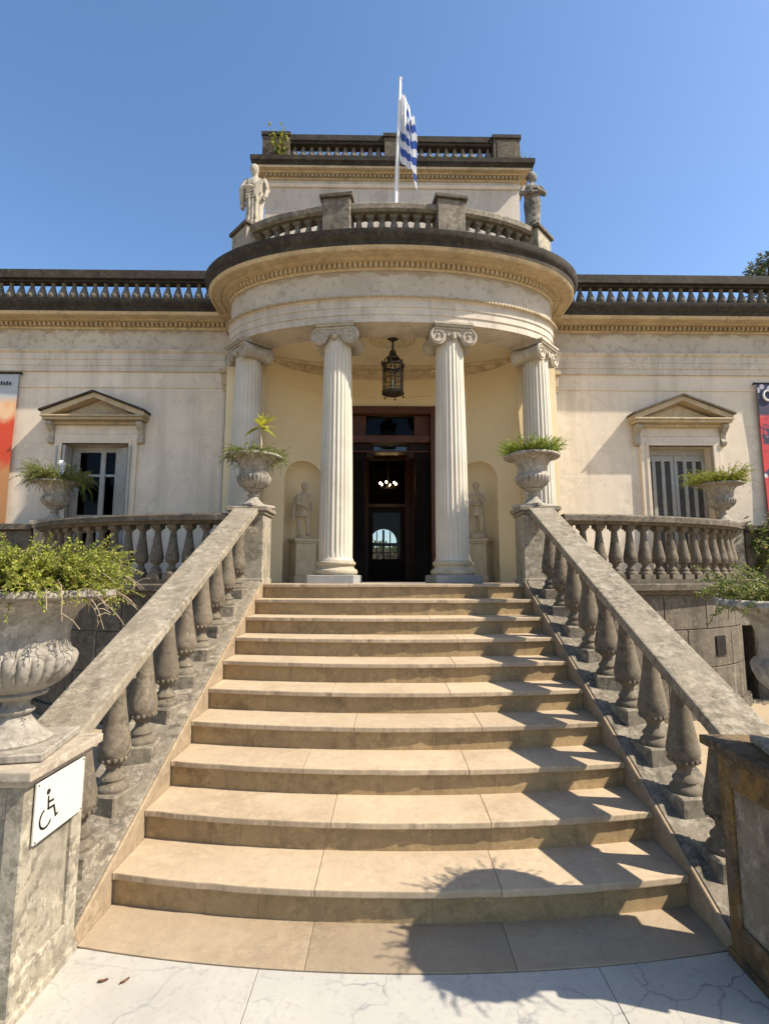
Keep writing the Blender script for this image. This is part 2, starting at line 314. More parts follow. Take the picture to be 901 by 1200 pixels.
# ------------------------------------------------------------------ mesh builder
class MB:
    def __init__(s): s.v = []; s.f = []; s.mi = []
    def add(s, vs, fs, mi=0):
        o = len(s.v); s.v += [tuple(v) for v in vs]
        for f in fs: s.f.append(tuple(i + o for i in f)); s.mi.append(mi)
    def box(s, x0, x1, y0, y1, z0, z1, mi=0):
        vs = [(x, y, z) for z in (z0, z1) for y in (y0, y1) for x in (x0, x1)]
        s.add(vs, [(0, 2, 3, 1), (4, 5, 7, 6), (0, 1, 5, 4), (2, 6, 7, 3), (0, 4, 6, 2), (1, 3, 7, 5)], mi); return s
    def obox(s, c, ux, uy, uz, hx, hy, hz, mi=0):
        c = Vector(c); ux, uy, uz = Vector(ux), Vector(uy), Vector(uz)
        vs = [c + ux*hx*a + uy*hy*b + uz*hz*d for d in (-1, 1) for b in (-1, 1) for a in (-1, 1)]
        s.add(vs, [(0, 2, 3, 1), (4, 5, 7, 6), (0, 1, 5, 4), (2, 6, 7, 3), (0, 4, 6, 2), (1, 3, 7, 5)], mi); return s
    def lathe(s, prof, n=32, c=(0, 0, 0), rf=None, mi=0, cap=True):
        vs = []
        for k, (r, z) in enumerate(prof):
            for i in range(n):
                a = 2*pi*i/n; rr = r*(rf(a, z, k) if rf else 1)
                vs.append((c[0] + rr*cos(a), c[1] + rr*sin(a), c[2] + z))
        fs = [(k*n + i, k*n + (i+1) % n, (k+1)*n + (i+1) % n, (k+1)*n + i) for k in range(len(prof)-1) for i in range(n)]
        if cap: fs += [tuple(range(n))[::-1], tuple((len(prof)-1)*n + i for i in range(n))]
        s.add(vs, fs, mi); return s
    def prism(s, poly, z0, z1, mi=0):
        n = len(poly)
        vs = [(x, y, z0) for x, y in poly] + [(x, y, z1) for x, y in poly]
        s.add(vs, [tuple(range(n))[::-1], tuple(range(n, 2*n))] + [(i, (i+1) % n, n + (i+1) % n, n + i) for i in range(n)], mi); return s
    def prism_xz(s, poly, y0, y1, mi=0):
        n = len(poly)
        vs = [(x, y0, z) for x, z in poly] + [(x, y1, z) for x, z in poly]
        s.add(vs, [tuple(range(n)), tuple(range(n, 2*n))[::-1]] + [(i, n + i, n + (i+1) % n, (i+1) % n) for i in range(n)], mi); return s
    def prism_yz(s, poly, x0, x1, mi=0):
        n = len(poly)
        vs = [(x0, y, z) for y, z in poly] + [(x1, y, z) for y, z in poly]
        s.add(vs, [tuple(range(n))[::-1], tuple(range(n, 2*n))] + [(i, (i+1) % n, n + (i+1) % n, n + i) for i in range(n)], mi); return s
    def tube(s, pts, rad, n=8, mi=0):
        pts = [Vector(p) for p in pts]; rad = rad if isinstance(rad, (list, tuple)) else [rad]*len(pts)
        vs = []; prev = None
        for i, p in enumerate(pts):
            t = (pts[min(i+1, len(pts)-1)] - pts[max(i-1, 0)]); t = t.normalized() if t.length > 1e-9 else Vector((0, 0, 1))
            if prev is None: a = t.orthogonal().normalized()
            else:
                a = prev - t*prev.dot(t); a = a.normalized() if a.length > 1e-6 else t.orthogonal().normalized()
            prev = a; b = t.cross(a)
            for k in range(n):
                an = 2*pi*k/n; vs.append(p + (a*cos(an) + b*sin(an))*rad[i])
        fs = [(i*n + k, i*n + (k+1) % n, (i+1)*n + (k+1) % n, (i+1)*n + k) for i in range(len(pts)-1) for k in range(n)]
        fs += [tuple(range(n))[::-1], tuple((len(pts)-1)*n + k for k in range(n))]
        s.add(vs, fs, mi); return s
    def sweep(s, path, prof, mi=0):
        """path: (x,y,nx,ny); prof: closed polygon of (offset,z)"""
        m = len(prof); vs = [(x + nx*o, y + ny*o, z) for x, y, nx, ny in path for o, z in prof]
        fs = [(i*m + k, (i+1)*m + k, (i+1)*m + (k+1) % m, i*m + (k+1) % m) for i in range(len(path)-1) for k in range(m)]
        fs += [tuple(range(m)), tuple((len(path)-1)*m + k for k in range(m))[::-1]]
        s.add(vs, fs, mi); return s
    def ball(s, c, r, n=12, sz=1., mi=0):
        k = max(4, n//2); prof = [(max(1e-4, r*sin(pi*i/k)), -r*sz*cos(pi*i/k)) for i in range(k+1)]
        return s.lathe(prof, n, c, mi=mi)
    def build(s, name, mat, parent=None, origin=(0, 0, 0), bevel=0., smooth=None, seg=1, weld=False):
        me = bpy.data.meshes.new(name)
        o3 = Vector(origin)
        me.from_pydata([Vector(v) - o3 for v in s.v], [], s.f)
        mats = mat if isinstance(mat, (list, tuple)) else [mat]
        for m in mats: me.materials.append(m)
        if len(mats) > 1: me.polygons.foreach_set('material_index', s.mi)
        bm = bmesh.new(); bm.from_mesh(me)
        if weld: bmesh.ops.remove_doubles(bm, verts=bm.verts, dist=1e-5)
        bmesh.ops.recalc_face_normals(bm, faces=bm.faces)
        if bevel:
            es = [e for e in bm.edges if len(e.link_faces) == 2 and e.calc_face_angle(0) > radians(35)]
            bmesh.ops.bevel(bm, geom=es, offset=bevel, segments=seg, affect='EDGES', clamp_overlap=True, profile=.6)
        bm.to_mesh(me); bm.free()
        if smooth is not None:
            me.polygons.foreach_set('use_smooth', [True]*len(me.polygons))
            me.set_sharp_from_angle(angle=radians(smooth))
        o = bpy.data.objects.new(name, me); COL.objects.link(o)
        if parent is not None: o.parent = parent
        return o
def root(name, label, cat, loc=(0, 0, 0), rz=0., group=None, kind=None):
    o = bpy.data.objects.new(name, None); COL.objects.link(o)
    o.empty_display_size = .1; o.location = loc; o.rotation_euler = (0, 0, rz)
    return tag(o, label, cat, group, kind)
def tag(o, label=None, cat=None, group=None, kind=None):
    if label: o['label'] = label
    if cat: o['category'] = cat
    if group: o['group'] = group
    if kind: o['kind'] = kind
    return o
def copy_tree(o, parent=None):
    c = o.copy(); COL.objects.link(c); c.parent = parent
    for ch in list(o.children): copy_tree(ch, c)
    return c

# ------------------------------------------------------------------ ground
g = MB(); g.box(-90, 90, -60, 140, -.3, -.012)
tag(g.build('ground', M['gravel']), kind='structure')
STEP_H, TREAD, HW, Y0, BOW = .16, .34, 1.49, 2.86, .15
def bow(x, yc): return yc - BOW*(1 - min(1, (x/HW)**2))
pv = MB()                                             # white marble slabs in front of the stairs
xs = [-4.1, -2.45, -.62, .86, 2.45, 4.1]; ys = [-4.2, -2.7, -1.2, .35, 1.55]
for i in range(len(xs)-1):
    for j in range(len(ys)-1):
        pv.box(xs[i]+.0012, xs[i+1]-.0012, ys[j]+.0012, ys[j+1]-.0012, -.08, -.004 - R(0, .0015))
def strip(mb, xa, xb, fy0, fy1, z0, z1, n=10, chip=0.):
    """slab between two curved edges; its front edge may be chipped"""
    n = max(n, int(abs(xb-xa)*60)) if chip else n
    off = [R(0, chip) for _ in range(n+1)]
    if chip:
        for _ in range(3):                             # worn, slightly chipped places along the nose
            c_, w_, d_ = R(0, n), R(1.5, 4), R(.002, .006)
            for i in range(n+1): off[i] += d_*math.exp(-((i-c_)/w_)**2)
    def ch(i): return 0 if i in (0, n) else off[i]
    poly = [(xa + (xb-xa)*i/n, fy0(xa + (xb-xa)*i/n) + ch(i)) for i in range(n+1)] + [(xb - (xb-xa)*i/n, fy1(xb - (xb-xa)*i/n)) for i in range(n+1)]
    mb.prism(poly, z0, z1)
SL = 2.575                                            # front corner of the flush sandstone slab
for xa, xb in ((-1.54, -.62), (-.62, .86), (.86, 1.54)):
    strip(pv, xa+.0012, xb-.0012, lambda x: 1.554, lambda x: bow(x, SL) - .004, -.08, -.004)
pv.box(-4.1, -1.545, 1.554, 3.2, -.08, -.006); pv.box(1.545, 4.1, 1.554, 3.2, -.08, -.006)
tag(pv.build('pavement', M['marble'], bevel=.002), kind='structure')

# ------------------------------------------------------------------ staircase
st = root('stone_staircase', 'wide flight of ten bowed sandstone steps climbing to the columned porch', 'staircase', (0, Y0, 0))
so = (0, Y0, 0)
ap = MB()
for xa, xb in ((-HW, -.42), (-.42, .50), (.50, HW)):
    strip(ap, xa+.001, xb-.001, lambda x: bow(x, SL), lambda x: bow(x, Y0) + .10, -.1, 0)
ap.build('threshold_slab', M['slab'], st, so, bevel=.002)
joints = [(-.42, .5), (-.38, .52), (-.6, .45), (-.3, .6), (-.5, .42), (-.62, .5), (-.4, .58), (-.55, .35), (-.3, .55), (-.5, .6)]
for i in range(1, 11):
    yc = Y0 + TREAD*(i-1); zt = STEP_H*i
    ja, jb = joints[i-1]
    tr = MB()
    for xa, xb in ((-HW, ja), (ja, jb), (jb, HW)):
        dz = R(-.0015, .0015)
        strip(tr, xa+.0008, xb-.0008, lambda x: bow(x, yc), lambda x: bow(x, yc) + TREAD + (.40 if i == 10 else .05), zt-.036+dz, zt+dz, 12, .0016)
    t_ = tr.build('step', M['step'], st, so, bevel=.006, seg=2)
    ri = MB(); cuts = [-HW] + [x + R(-.28, .28) for x in (-.8, 0, .8)] + [HW]
    for xa, xb in zip(cuts[:-1], cuts[1:]):
        strip(ri, xa+.0007, xb-.0007, lambda x: bow(x, yc) + .028, lambda x: bow(x, yc) + .40, zt-STEP_H-.01, zt-.037, 8)
    ri.build('riser', M['riser'], t_, so)

# ------------------------------------------------------------------ balusters and rails of the stairs
def baluster_mesh(h, rs=1., n=20, beads=True, foot=True):
    """vase baluster standing on a square plinth, height h with its cap"""
    mb = MB()
    prof = [(.088, .00), (.090, .014), (.084, .028), (.072, .04), (.064, .05), (.064, .056), (.070, .066), (.068, .078), (.052, .095), (.040, .118),
            (.042, .140), (.060, .160), (.074, .170), (.078, .180), (.082, .195), (.090, .215), (.093, .24), (.088, .275), (.078, .33), (.066, .40), (.054, .48),
            (.045, .55), (.041, .60), (.041, .62), (.060, .63), (.066, .643), (.066, .655)]
    k = (h - .11)/.655
    if not foot: k = (h - .03)/.655
    zb = .06 if foot else 0.
    mb.lathe([(r*rs, z*k) for r, z in prof], n, (0, 0, zb))
    if foot: mb.box(-.088*rs, .088*rs, -.088*rs, .088*rs, 0, .06)
    mb.box(-.066*rs, .066*rs, -.066*rs, .066*rs, h-(.05 if foot else .031), h)
    if beads:
        for q in range(15):
            a = 2*pi*q/15; mb.ball((.079*rs*cos(a), .079*rs*sin(a), zb + .186*k), .014*rs, 6)
    return mb
def bell_baluster(h):
    """short parapet baluster: full belly low down, drawn up to a thin neck"""
    k = h/.30; mb = MB()
    mb.lathe([(.060, 0), (.064, .012), (.056, .025), (.060, .04), (.070, .058), (.073, .08), (.068, .105), (.057, .14), (.044, .18), (.033, .22), (.027, .25), (.027, .27), (.036, .285), (.040, .30)], 18)
    mb.v = [(x, y, z*k) for x, y, z in mb.v]; return mb
RY0, RZ0, RSL = 2.545, .89, .477                        # top line of the handrail
def rail_z(y): return RZ0 + RSL*(y-RY0)
def slope_z(y): return .16 + (STEP_H/TREAD)*(y-Y0) + .035   # top of the stringer
def stair_balustrade(sx, label):
    xi, xo = HW + .022, HW + .42
    rt = root('stair_balustrade', label, 'balustrade', (sx*(HW+.2), 2.5, 0), group='balustrades flanking the steps')
    og = (sx*(HW+.2), 2.5, 0)
    def X(a, b): return (min(sx*a, sx*b), max(sx*a, sx*b))
    ya, yb = 2.50, 5.93
    cb = MB(); x0, x1 = X(HW+.001, HW+.022)
    cb.prism_yz([(ya-.03, -.02), (ya-.03, slope_z(ya)-.0), (yb, slope_z(yb)), (yb, -.02)], x0, x1)
    cb.build('curb', M['curb'], rt, og, bevel=.006)
    sb = MB(); x0, x1 = X(xi, xo)
    sb.prism_yz([(ya, -.02), (ya, slope_z(ya)+.012), (yb, slope_z(yb)+.012), (yb, -.02)], x0, x1)
    sb.build('stringer', M['stringer'], rt, og, bevel=.008)
    # rail: top slab with a moulded underside
    rl = MB(); xa, xb = HW+.07, HW+.35
    for (a, b, d0, d1) in ((xa, xb, 0, .075), (xa+.02, xb-.02, .075, .10), (xa+.045, xb-.045, .10, .135)):
        x0, x1 = X(a, b); y0_, y1_ = 2.42, 5.91
        rl.prism_yz([(y0_, rail_z(y0_)-d1+.001*d1), (y0_, rail_z(y0_)-d0), (y1_, rail_z(y1_)-d0), (y1_, rail_z(y1_)-d1)], x0, x1)
    rl.build('handrail', M['rail'], rt, og, bevel=.012, seg=2)
    cx = sx*(HW+.21)
    for i in range(9):
        y = Y0 + .02 + TREAD*i
        zb = slope_z(y+.11) + .015; zt = rail_z(y) - .12
        pb = MB(); x0, x1 = X(HW+.105, HW+.315)
        pb.box(x0, x1, y-.108, y+.112, slope_z(y-.105)-.05, zb)
        h = zt - zb
        b = baluster_mesh(h, 1.0, foot=False)
        o = b.build('baluster', M['baluster'], rt, smooth=40)
        o.location = Vector((cx, y, zb)) - Vector(og); o.rotation_euler = (R(-.012, .012), R(-.012, .012), R(-.25, .25))
        p = pb.build('plinth_block', M['weather'], o, (cx, y, zb), bevel=R(.006, .014))
    # newel post at the landing
    nm = MB(); x0, x1 = X(HW+.01, HW+.40)
    nm.box(x0, x1, 5.90, 6.29, 1.58, 2.40)
    nm.box(x0-.012, x1+.012, 5.888, 6.302, 1.585, 1.66)
    nw = nm.build('newel_post', M['pedestal'], rt, og, bevel=.007)
    nc = MB(); nc.box(x0-.02, x1+.02, 5.88, 6.31, 2.40, 2.44); nc.box(x0-.045, x1+.045, 5.855, 6.335, 2.44, 2.495)
    nc.build('post_cap', M['rail'], nw, og, bevel=.008)
    return rt
stair_balustrade(-1, 'weathered stone balustrade with sloping rail on the left of the steps, above the accessibility sign')
stair_balustrade(1, 'weathered stone balustrade with sloping rail on the right of the steps, casting shadows over them')

# ------------------------------------------------------------------ lower pedestals
def pedestal(sx, label, ochre):
    x0, x1 = HW-.005, HW+.415
    cx, cy = sx*(x0+x1)/2, 2.335
    rt = root('stone_pedestal', label, 'pedestal', (cx, cy, 0), group='pedestals at the foot of the steps')
    hx, hy = .21, .205
    m = MB()
    # shaft with a sunk panel on each face: core plus stiles and rails proud of it
    pn = MB(); pn.box(-hx+.018, hx-.018, -hy+.018, hy-.018, 0, .862)
    for a in (-1, 1):
        m.box(a*hx-(.075 if a > 0 else 0), a*hx+(.075 if a < 0 else 0), -hy, -hy+.075, 0, .863)
        m.box(a*hx-(.075 if a > 0 else 0), a*hx+(.075 if a < 0 else 0), hy-.075, hy, 0, .863)
        xa, xb = (a*hx-.03, a*hx-.001) if a > 0 else (a*hx+.001, a*hx+.03)
        m.box(xa, xb, -hy+.074, hy-.074, 0, .16); m.box(xa, xb, -hy+.074, hy-.074, .74, .862)
        ya, yb = (a*hy-.03, a*hy-.001) if a > 0 else (a*hy+.001, a*hy+.03)
        m.box(-hx+.074, hx-.074, ya, yb, 0, .16); m.box(-hx+.074, hx-.074, ya, yb, .74, .862)
    m.box(-hx-.012, hx+.012, -hy-.012, hy+.012, -.005, .035)
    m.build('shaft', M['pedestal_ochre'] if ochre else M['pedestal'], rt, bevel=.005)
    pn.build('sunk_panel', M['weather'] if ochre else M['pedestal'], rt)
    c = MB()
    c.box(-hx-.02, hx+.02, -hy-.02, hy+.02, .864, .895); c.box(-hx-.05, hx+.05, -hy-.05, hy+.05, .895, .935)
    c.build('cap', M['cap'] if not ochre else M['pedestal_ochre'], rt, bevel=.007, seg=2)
    return cx, cy
PL = pedestal(-1, 'pale square pedestal left of the steps, bearing the white accessibility sign', False)
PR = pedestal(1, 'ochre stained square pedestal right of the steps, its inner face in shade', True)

# sign with the access symbol, on the inner face of the left pedestal
sg = root('access_sign', 'white board with a wheelchair symbol fixed to the left pedestal', 'sign', (-HW+.012, 2.36, .72))
b = MB(); b.box(0, .010, -.185, .140, -.10, .135)
b.build('board', M['sign'], sg, bevel=.002)
w = MB(); SS = .84; Z = lambda y, z: (.0115, -.105 + SS*y, .006 + SS*z)     # y to the back of the stairs, z up
w.lathe([(.0001, -.0008), (.0135, -.0008), (.0135, .0008), (.0001, .0008)], 14)
for k in range(len(w.v)): x_, y_, z_ = w.v[k]; w.v[k] = (.0115 + z_, -.105 + SS*(y_-.008), .006 + SS*(x_+.087))
def bar(pts, r=.0042):
    pts = [Z(*p) for p in pts]
    for p, q in zip(pts[:-1], pts[1:]):
        d = Vector(q) - Vector(p); L = d.length; d.normalize(); n_ = Vector((1, 0, 0)); s_ = d.cross(n_)
        w.obox((Vector(p)+Vector(q))/2, d, s_, n_, L/2 + r*.8, r, .001)
bar([(-.006, .062), (-.002, .005), (.042, .003), (.060, -.052), (.073, -.047)]); bar([(-.004, .036), (.034, .034)])
bar([(-.012 + .045*cos(a)-.004, -.033 + .045*sin(a)) for a in [radians(115 + k*17.5) for k in range(13)]], .0038)
w.build('wheelchair_symbol', M['black_paint'], sg)
for y_ in (-.175, .130):
    for z_ in (-.09, .125): sc = MB(); sc.ball((.010, y_, z_), .004, 8); sc.build('screw', M['bronze'], sg)

# ------------------------------------------------------------------ urns
def urn_profile():
    return [(.135, .032), (.138, .042), (.120, .055), (.088, .085), (.060, .12), (.050, .138), (.066, .148), (.068, .158), (.050, .168), (.046, .185),
            (.062, .200), (.105, .215), (.112, .224), (.100, .232), (.118, .242), (.150, .262), (.182, .295), (.200, .335), (.205, .365), (.198, .382),
            (.184, .392), (.178, .402), (.172, .43), (.172, .46), (.180, .50), (.198, .545), (.232, .58), (.275, .600), (.318, .606), (.330, .614),
            (.328, .632), (.318, .640), (.295, .636), (.25, .625), (.20, .58), (.17, .55)]
def urn_rf(a, z, k):
    if .235 < z < .39:
        f = min(1, (z-.235)/.05, (.392-z)/.02)
        return 1 + .075*max(0, f)*(sqrt(abs(sin(a*13))) - .75)
    if .600 < z < .64: return 1 + .012*sin(a*28) + .01*sin(a*3+1)
    return 1
def make_urn(loc, rz, s, label):
    rt = root('garden_urn', label, 'urn', loc, rz, 'stone urns planted with ferns')
    m = MB(); m.lathe(urn_profile(), 26*8, rf=urn_rf)
    bo = m.build('bowl', M['urn'], rt, smooth=50)
    p = MB(); p.box(-.185, .185, -.185, .185, 0, .033); p.build('foot_plinth', M['urn'], rt, bevel=.006)
    e = MB(); e.lathe([(.001, .0), (.2, .0), (.215, .03), (.001, .045)], 24, (0, 0, .565)); e.build('soil', M['soil'], rt)
    rt.scale = (s, s, s); return rt
TX, TY = 4.87, 7.42                                    # terrace end piers
PIER_Z = 2.46
UR = {}
UR['ll'] = make_urn((PL[0], PL[1], .937), .2, 1.08, 'large marble urn with gadrooned bowl on the pedestal bearing the access sign')
UR['lr'] = copy_tree(UR['ll']); UR['lr'].location = (PR[0]+.03, PR[1]-.10, .937); UR['lr'].scale = (1.02,)*3; UR['lr']['label'] = 'large urn on the ochre stained pedestal, cut by the right edge'
UR['lr'].rotation_euler = (0, 0, 1.3)
for key, loc, s, lab in (('ml', (-HW-.19, 6.09, 2.497), 1.0, 'urn on the left landing post, holding fern and a yellow sprouting plant'),
                         ('mr', (HW+.19, 6.09, 2.497), 1.0, 'urn on the right landing post, topped with short bright fern'),
                         ('tl', V(-TX, TY, PIER_Z), .92, 'urn on the left terrace pier before the window with open shutters'),
                         ('tr', V(TX, TY, PIER_Z), .92, 'grey stained urn on the right terrace pier before the closed shutters')):
    u = copy_tree(UR['ll']); u.location = loc; u.scale = (s, s, s); u['label'] = lab; u.rotation_euler = (0, 0, R(0, 6)); UR[key] = u

# ------------------------------------------------------------------ terraces
SE = 1.75
def terrace_path(sx, n=60, xa=HW+.36, ya=6.06):
    ax, ay = TX - xa, TY - ya
    raw = []
    for i in range(401):
        t = pi/2*i/400
        raw.append((xa + ax*max(0, sin(t))**(2/SE), TY - ay*max(0, cos(t))**(2/SE)))
    d = [0]
    for p, q in zip(raw[:-1], raw[1:]): d.append(d[-1] + math.hypot(q[0]-p[0], q[1]-p[1]))
    res = []
    for k in range(n+1):
        s = d[-1]*k/n; j = 0
        while j < len(d)-2 and d[j+1] < s: j += 1
        f = (s-d[j])/max(1e-9, d[j+1]-d[j]); res.append((raw[j][0] + (raw[j+1][0]-raw[j][0])*f, raw[j][1] + (raw[j+1][1]-raw[j][1])*f))
    out = []
    for k, p in enumerate(res):
        a = res[max(0, k-1)]; b = res[min(n, k+1)]; tx, ty = b[0]-a[0], b[1]-a[1]; L = math.hypot(tx, ty)
        out.append((sx*p[0], p[1], sx*ty/L, -tx/L))
    return out, d[-1]
def terrace(sx, lab_base, lab_bal):
    path, L = terrace_path(sx)
    base = root('terrace_wall', lab_base, 'retaining wall', PIV, ROT, 'curved terrace walls')
    og = PIV
    core = [(x + nx*.03, y + ny*.03) for x, y, nx, ny in path] + [(sx*(TX+.03), 7.94), (sx*2.3, 7.94), (sx*2.3, 6.5), (sx*(HW+.425), 6.5), (sx*(HW+.425), 6.05)]
    m = MB(); m.prism(core, -.05, 1.50); m.build('core', M['terrace'], base, og)
    bl = MB()
    for (z0, z1, off) in ((-.02, .12, .10), (.128, .56, .05), (.57, 1.03, .05), (1.04, 1.46, .05)):
        nb = 4 if z0 > .5 and z0 < 1 else 5
        for k in range(nb):
            a = int(60*k/nb); c_ = int(60*(k+1)/nb); seg = list(path[a:c_+1])
            def sh(p, q, f): return tuple(p[i] + (q[i]-p[i])*f for i in range(4))
            seg[0] = sh(seg[0], seg[1], .07); seg[-1] = sh(seg[-1], seg[-2], .07)
            bl.sweep(seg, [(0, z0), (off, z0), (off, z1), (0, z1)])
    bl.build('ashlar_courses', M['terrace'], base, og, bevel=.006)
    cp = MB(); cp.sweep(path, [(-.2, 1.462), (.10, 1.462), (.12, 1.50), (.17, 1.52), (.17, 1.585), (.15, 1.60), (-.2, 1.60)])
    cp.build('coping', M['parapet'], base, og, smooth=30)
    fl = MB(); fl.prism([(x - nx*.19, y - ny*.19) for x, y, nx, ny in path] + [(sx*(TX-.2), 7.93), (sx*2.6, 7.93), (sx*2.6, 6.32), (sx*(HW+.43), 6.32)], 1.5, 1.594)
    fl.build('terrace_floor', M['porch_floor'], base, og)
    if sx > 0:
        k = 40; x, y, nx, ny = path[k]
        v = MB(); v.obox((x + nx*.06, y + ny*.06, .82), (-ny, nx, 0), (nx, ny, 0), (0, 0, 1), .10, .006, .12); v.build('vent_grille', M['iron'], base, og)
    # balustrade
    bt = root('terrace_balustrade', lab_bal, 'balustrade', PIV, ROT, 'curved balustrades of the terrace')
    p2 = path[2:58]
    r = MB(); r.sweep(p2, [(-.10, 2.30), (.10, 2.30), (.12, 2.325), (.15, 2.335), (.15, 2.395), (.13, 2.415), (-.13, 2.415), (-.15, 2.395), (-.15, 2.335), (-.12, 2.325)])
    r.build('top_rail', M['parapet'], bt, og, smooth=30)
    q = MB(); q.sweep(p2, [(-.11, 1.597), (.11, 1.597), (.11, 1.65), (-.11, 1.65)]); q.build('bottom_rail', M['parapet'], bt, og)
    bm_ = None; nb = 16
    for i in range(nb):
        k = 3.2 + 52.5*i/(nb-1); a = int(k); f = k-a
        x, y, nx, ny = [path[a][j] + (path[a+1][j]-path[a][j])*f for j in range(4)]
        if bm_ is None:
            o = baluster_mesh(.655, .86).build('baluster', M['baluster'], bt, smooth=40); bm_ = o.data
        else:
            o = bpy.data.objects.new('baluster', bm_); COL.objects.link(o); o.parent = bt
        o.location = Vector((x, y, 1.648)) - PIV; o.rotation_euler = (0, 0, atan2(ny, nx) + pi/2)
    pr = MB(); x = sx*TX
    pr.box(x-.17, x+.17, TY-.17, TY+.17, 1.0, 2.36); pr.box(x-.19, x+.19, TY-.19, TY+.19, 2.36, 2.40); pr.box(x-.215, x+.215, TY-.215, TY+.215, 2.40, PIER_Z-.002)
    pr.build('end_pier', M['pedestal'], bt, og, bevel=.007)
terrace(-1, 'dark curved terrace wall of stone blocks left of the steps, in shade', 'curved balustrade of the shaded terrace left of the steps')
terrace(1, 'streaked curved terrace wall with a black vent right of the steps', 'curved sunlit balustrade of the terrace right of the steps')

# garden walls running out from the terraces along the house
for sx, lab in ((-1, 'low stone wall running along the house beyond the left terrace pier'), (1, 'low ivy grown wall beyond the right terrace pier')):
    gw = root('garden_wall', lab, 'wall', V(sx*(TX+2.3), TY, 0), ROT)
    m = MB(); m.box(-2.08, 2.3, -.13, .13, -.02, 2.33) if sx > 0 else m.box(-2.3, 2.08, -.13, .13, -.02, 2.33)
    m.build('masonry', M['terrace'], gw, bevel=.01)
    c = MB(); c.box(-2.09, 2.32, -.18, .18, 2.335, 2.42) if sx > 0 else c.box(-2.32, 2.09, -.18, .18, 2.335, 2.42)
    c.build('coping', M['parapet'], gw, bevel=.01)

# ------------------------------------------------------------------ the house
vl = root('villa', 'cream neoclassical villa with a bowed columned porch, attic storey and roof balustrades', 'house', PIV, ROT)
WY = 8.02                                              # face of the wings
WX, WHW, WTOP = 4.66, .52, 3.77                        # windows
AC, AA, AB = 7.36, 2.20, .864                          # ring of column axes: half ellipse
def epath(off=0., n=72, ext=8.0, t0=-90, t1=90):
    res = []
    if ext and t0 == -90: res.append((-AA, ext, -1, 0))
    for i in range(n+1):
        t = radians(t0 + (t1-t0)*i/n); x, y = AA*sin(t), AC - AB*cos(t)
        nx, ny = sin(t)/AA, -cos(t)/AB; L = math.hypot(nx, ny); res.append((x + nx/L*off, y + ny/L*off, nx/L, ny/L))
    if ext and t1 == 90: res.append((AA, ext, 1, 0))
    return res
def arc_points(path, spacing, margin=0.):
    d = [0]
    for p, q in zip(path[:-1], path[1:]): d.append(d[-1] + math.hypot(q[0]-p[0], q[1]-p[1]))
    n = max(1, int(round((d[-1]-2*margin)/spacing))); res = []; j = 0
    for k in range(n+1):
        s = margin + (d[-1]-2*margin)*k/n
        while j < len(d)-2 and d[j+1] < s: j += 1
        f = (s-d[j])/max(1e-9, d[j+1]-d[j]); res.append(tuple(path[j][i] + (path[j+1][i]-path[j][i])*f for i in range(4)))
    return res
# wings
for sx in (-1, 1):
    wm = MB()
    def bx(a, b, z0, z1): wm.box(min(sx*a, sx*b), max(sx*a, sx*b), WY, WY+.38, z0, z1)
    bx(2.30, WX-WHW, 0, 4.975); bx(WX+WHW, 9.5, 0, 4.975); bx(WX-WHW, WX+WHW, WTOP, 4.975); bx(WX-WHW, WX+WHW, 0, 1.6)
    wm.box(min(sx*9.1, sx*9.5), max(sx*9.1, sx*9.5), WY+.382, 16, 0, 6.0)
    wm.build('facade_wall', M['wall'], vl, PIV)
rf = MB(); rf.box(-9.45, 9.45, WY+.02, 16.2, 5.9, 6.02); rf.build('roof_deck', M['parapet'], vl, PIV)
bwm = MB(); bwm.box(-9.5, -.42, 16, 16.3, 0, 5.9); bwm.box(.42, 9.5, 16, 16.3, 0, 5.9); bwm.box(-.42, .42, 16, 16.3, 0, 2.1)
arch = [(-.42, 5.9), (-.42, 2.75)] + [(-.42*cos(pi*i/16), 2.75 + .42*sin(pi*i/16)) for i in range(1, 16)] + [(.42, 2.75), (.42, 5.9)]
bwm.prism_xz(arch, 16, 16.3); bwm.build('rear_wall', M['hall'], vl, PIV)
aw = MB()
for x in (-.21, 0, .21): aw.box(x-(.018 if x else .035), x+(.018 if x else .035), 16.1, 16.14, 2.1, 3.13 if x == 0 else 3.08)
aw.box(-.42, .42, 16.095, 16.145, 2.62, 2.72); aw.box(-.42, .42, 16.1, 16.14, 2.40, 2.43)
aw.build('rear_arched_window', M['wood_dark'], vl, PIV)

# entablature profiles: offset from the face line (0), z
ARCH = [(-.44, 4.97), (0, 4.97), (0, 5.065), (.012, 5.068), (.012, 5.16), (.024, 5.163), (.024, 5.265), (.040, 5.275), (.062, 5.298), (.062, 5.318), (.004, 5.324), (-.44, 5.324)]
FRZ = [(-.44, 5.325), (.002, 5.325), (.002, 5.675), (-.44, 5.675)]
CORN = [(-.44, 5.676), (.02, 5.676), (.035, 5.695), (.035, 5.762), (.075, 5.766), (.075, 5.778), (.10, 5.779), (.125, 5.786), (.135, 5.797), (.165, 5.798), (.165, 5.786), (.27, 5.786), (.275, 5.776), (.30, 5.776), (.315, 5.786), (.325, 5.803), (.335, 5.82), (-.44, 5.82)]
CROWN = [(-.44, 5.821), (.34, 5.821), (.345, 5.875), (.37, 5.90), (.39, 5.95), (.395, 6.01), (.37, 6.022), (-.44, 6.06)]
def shift(p, o, dz=0): return [(a+o, z+dz) for a, z in p]
EO = .20
ep = epath()
def plain_path(sx, x0, x1): return [(sx*x0, WY, 0, -1), (sx*x1, WY, 0, -1)]
def clip(prof, lo): return [(max(a, lo), z) for a, z in prof]
pe = MB(); pe.sweep(ep, shift(ARCH, EO)); EN = pe.build('portico_entablature', M['wall_old'], vl, PIV, smooth=25)
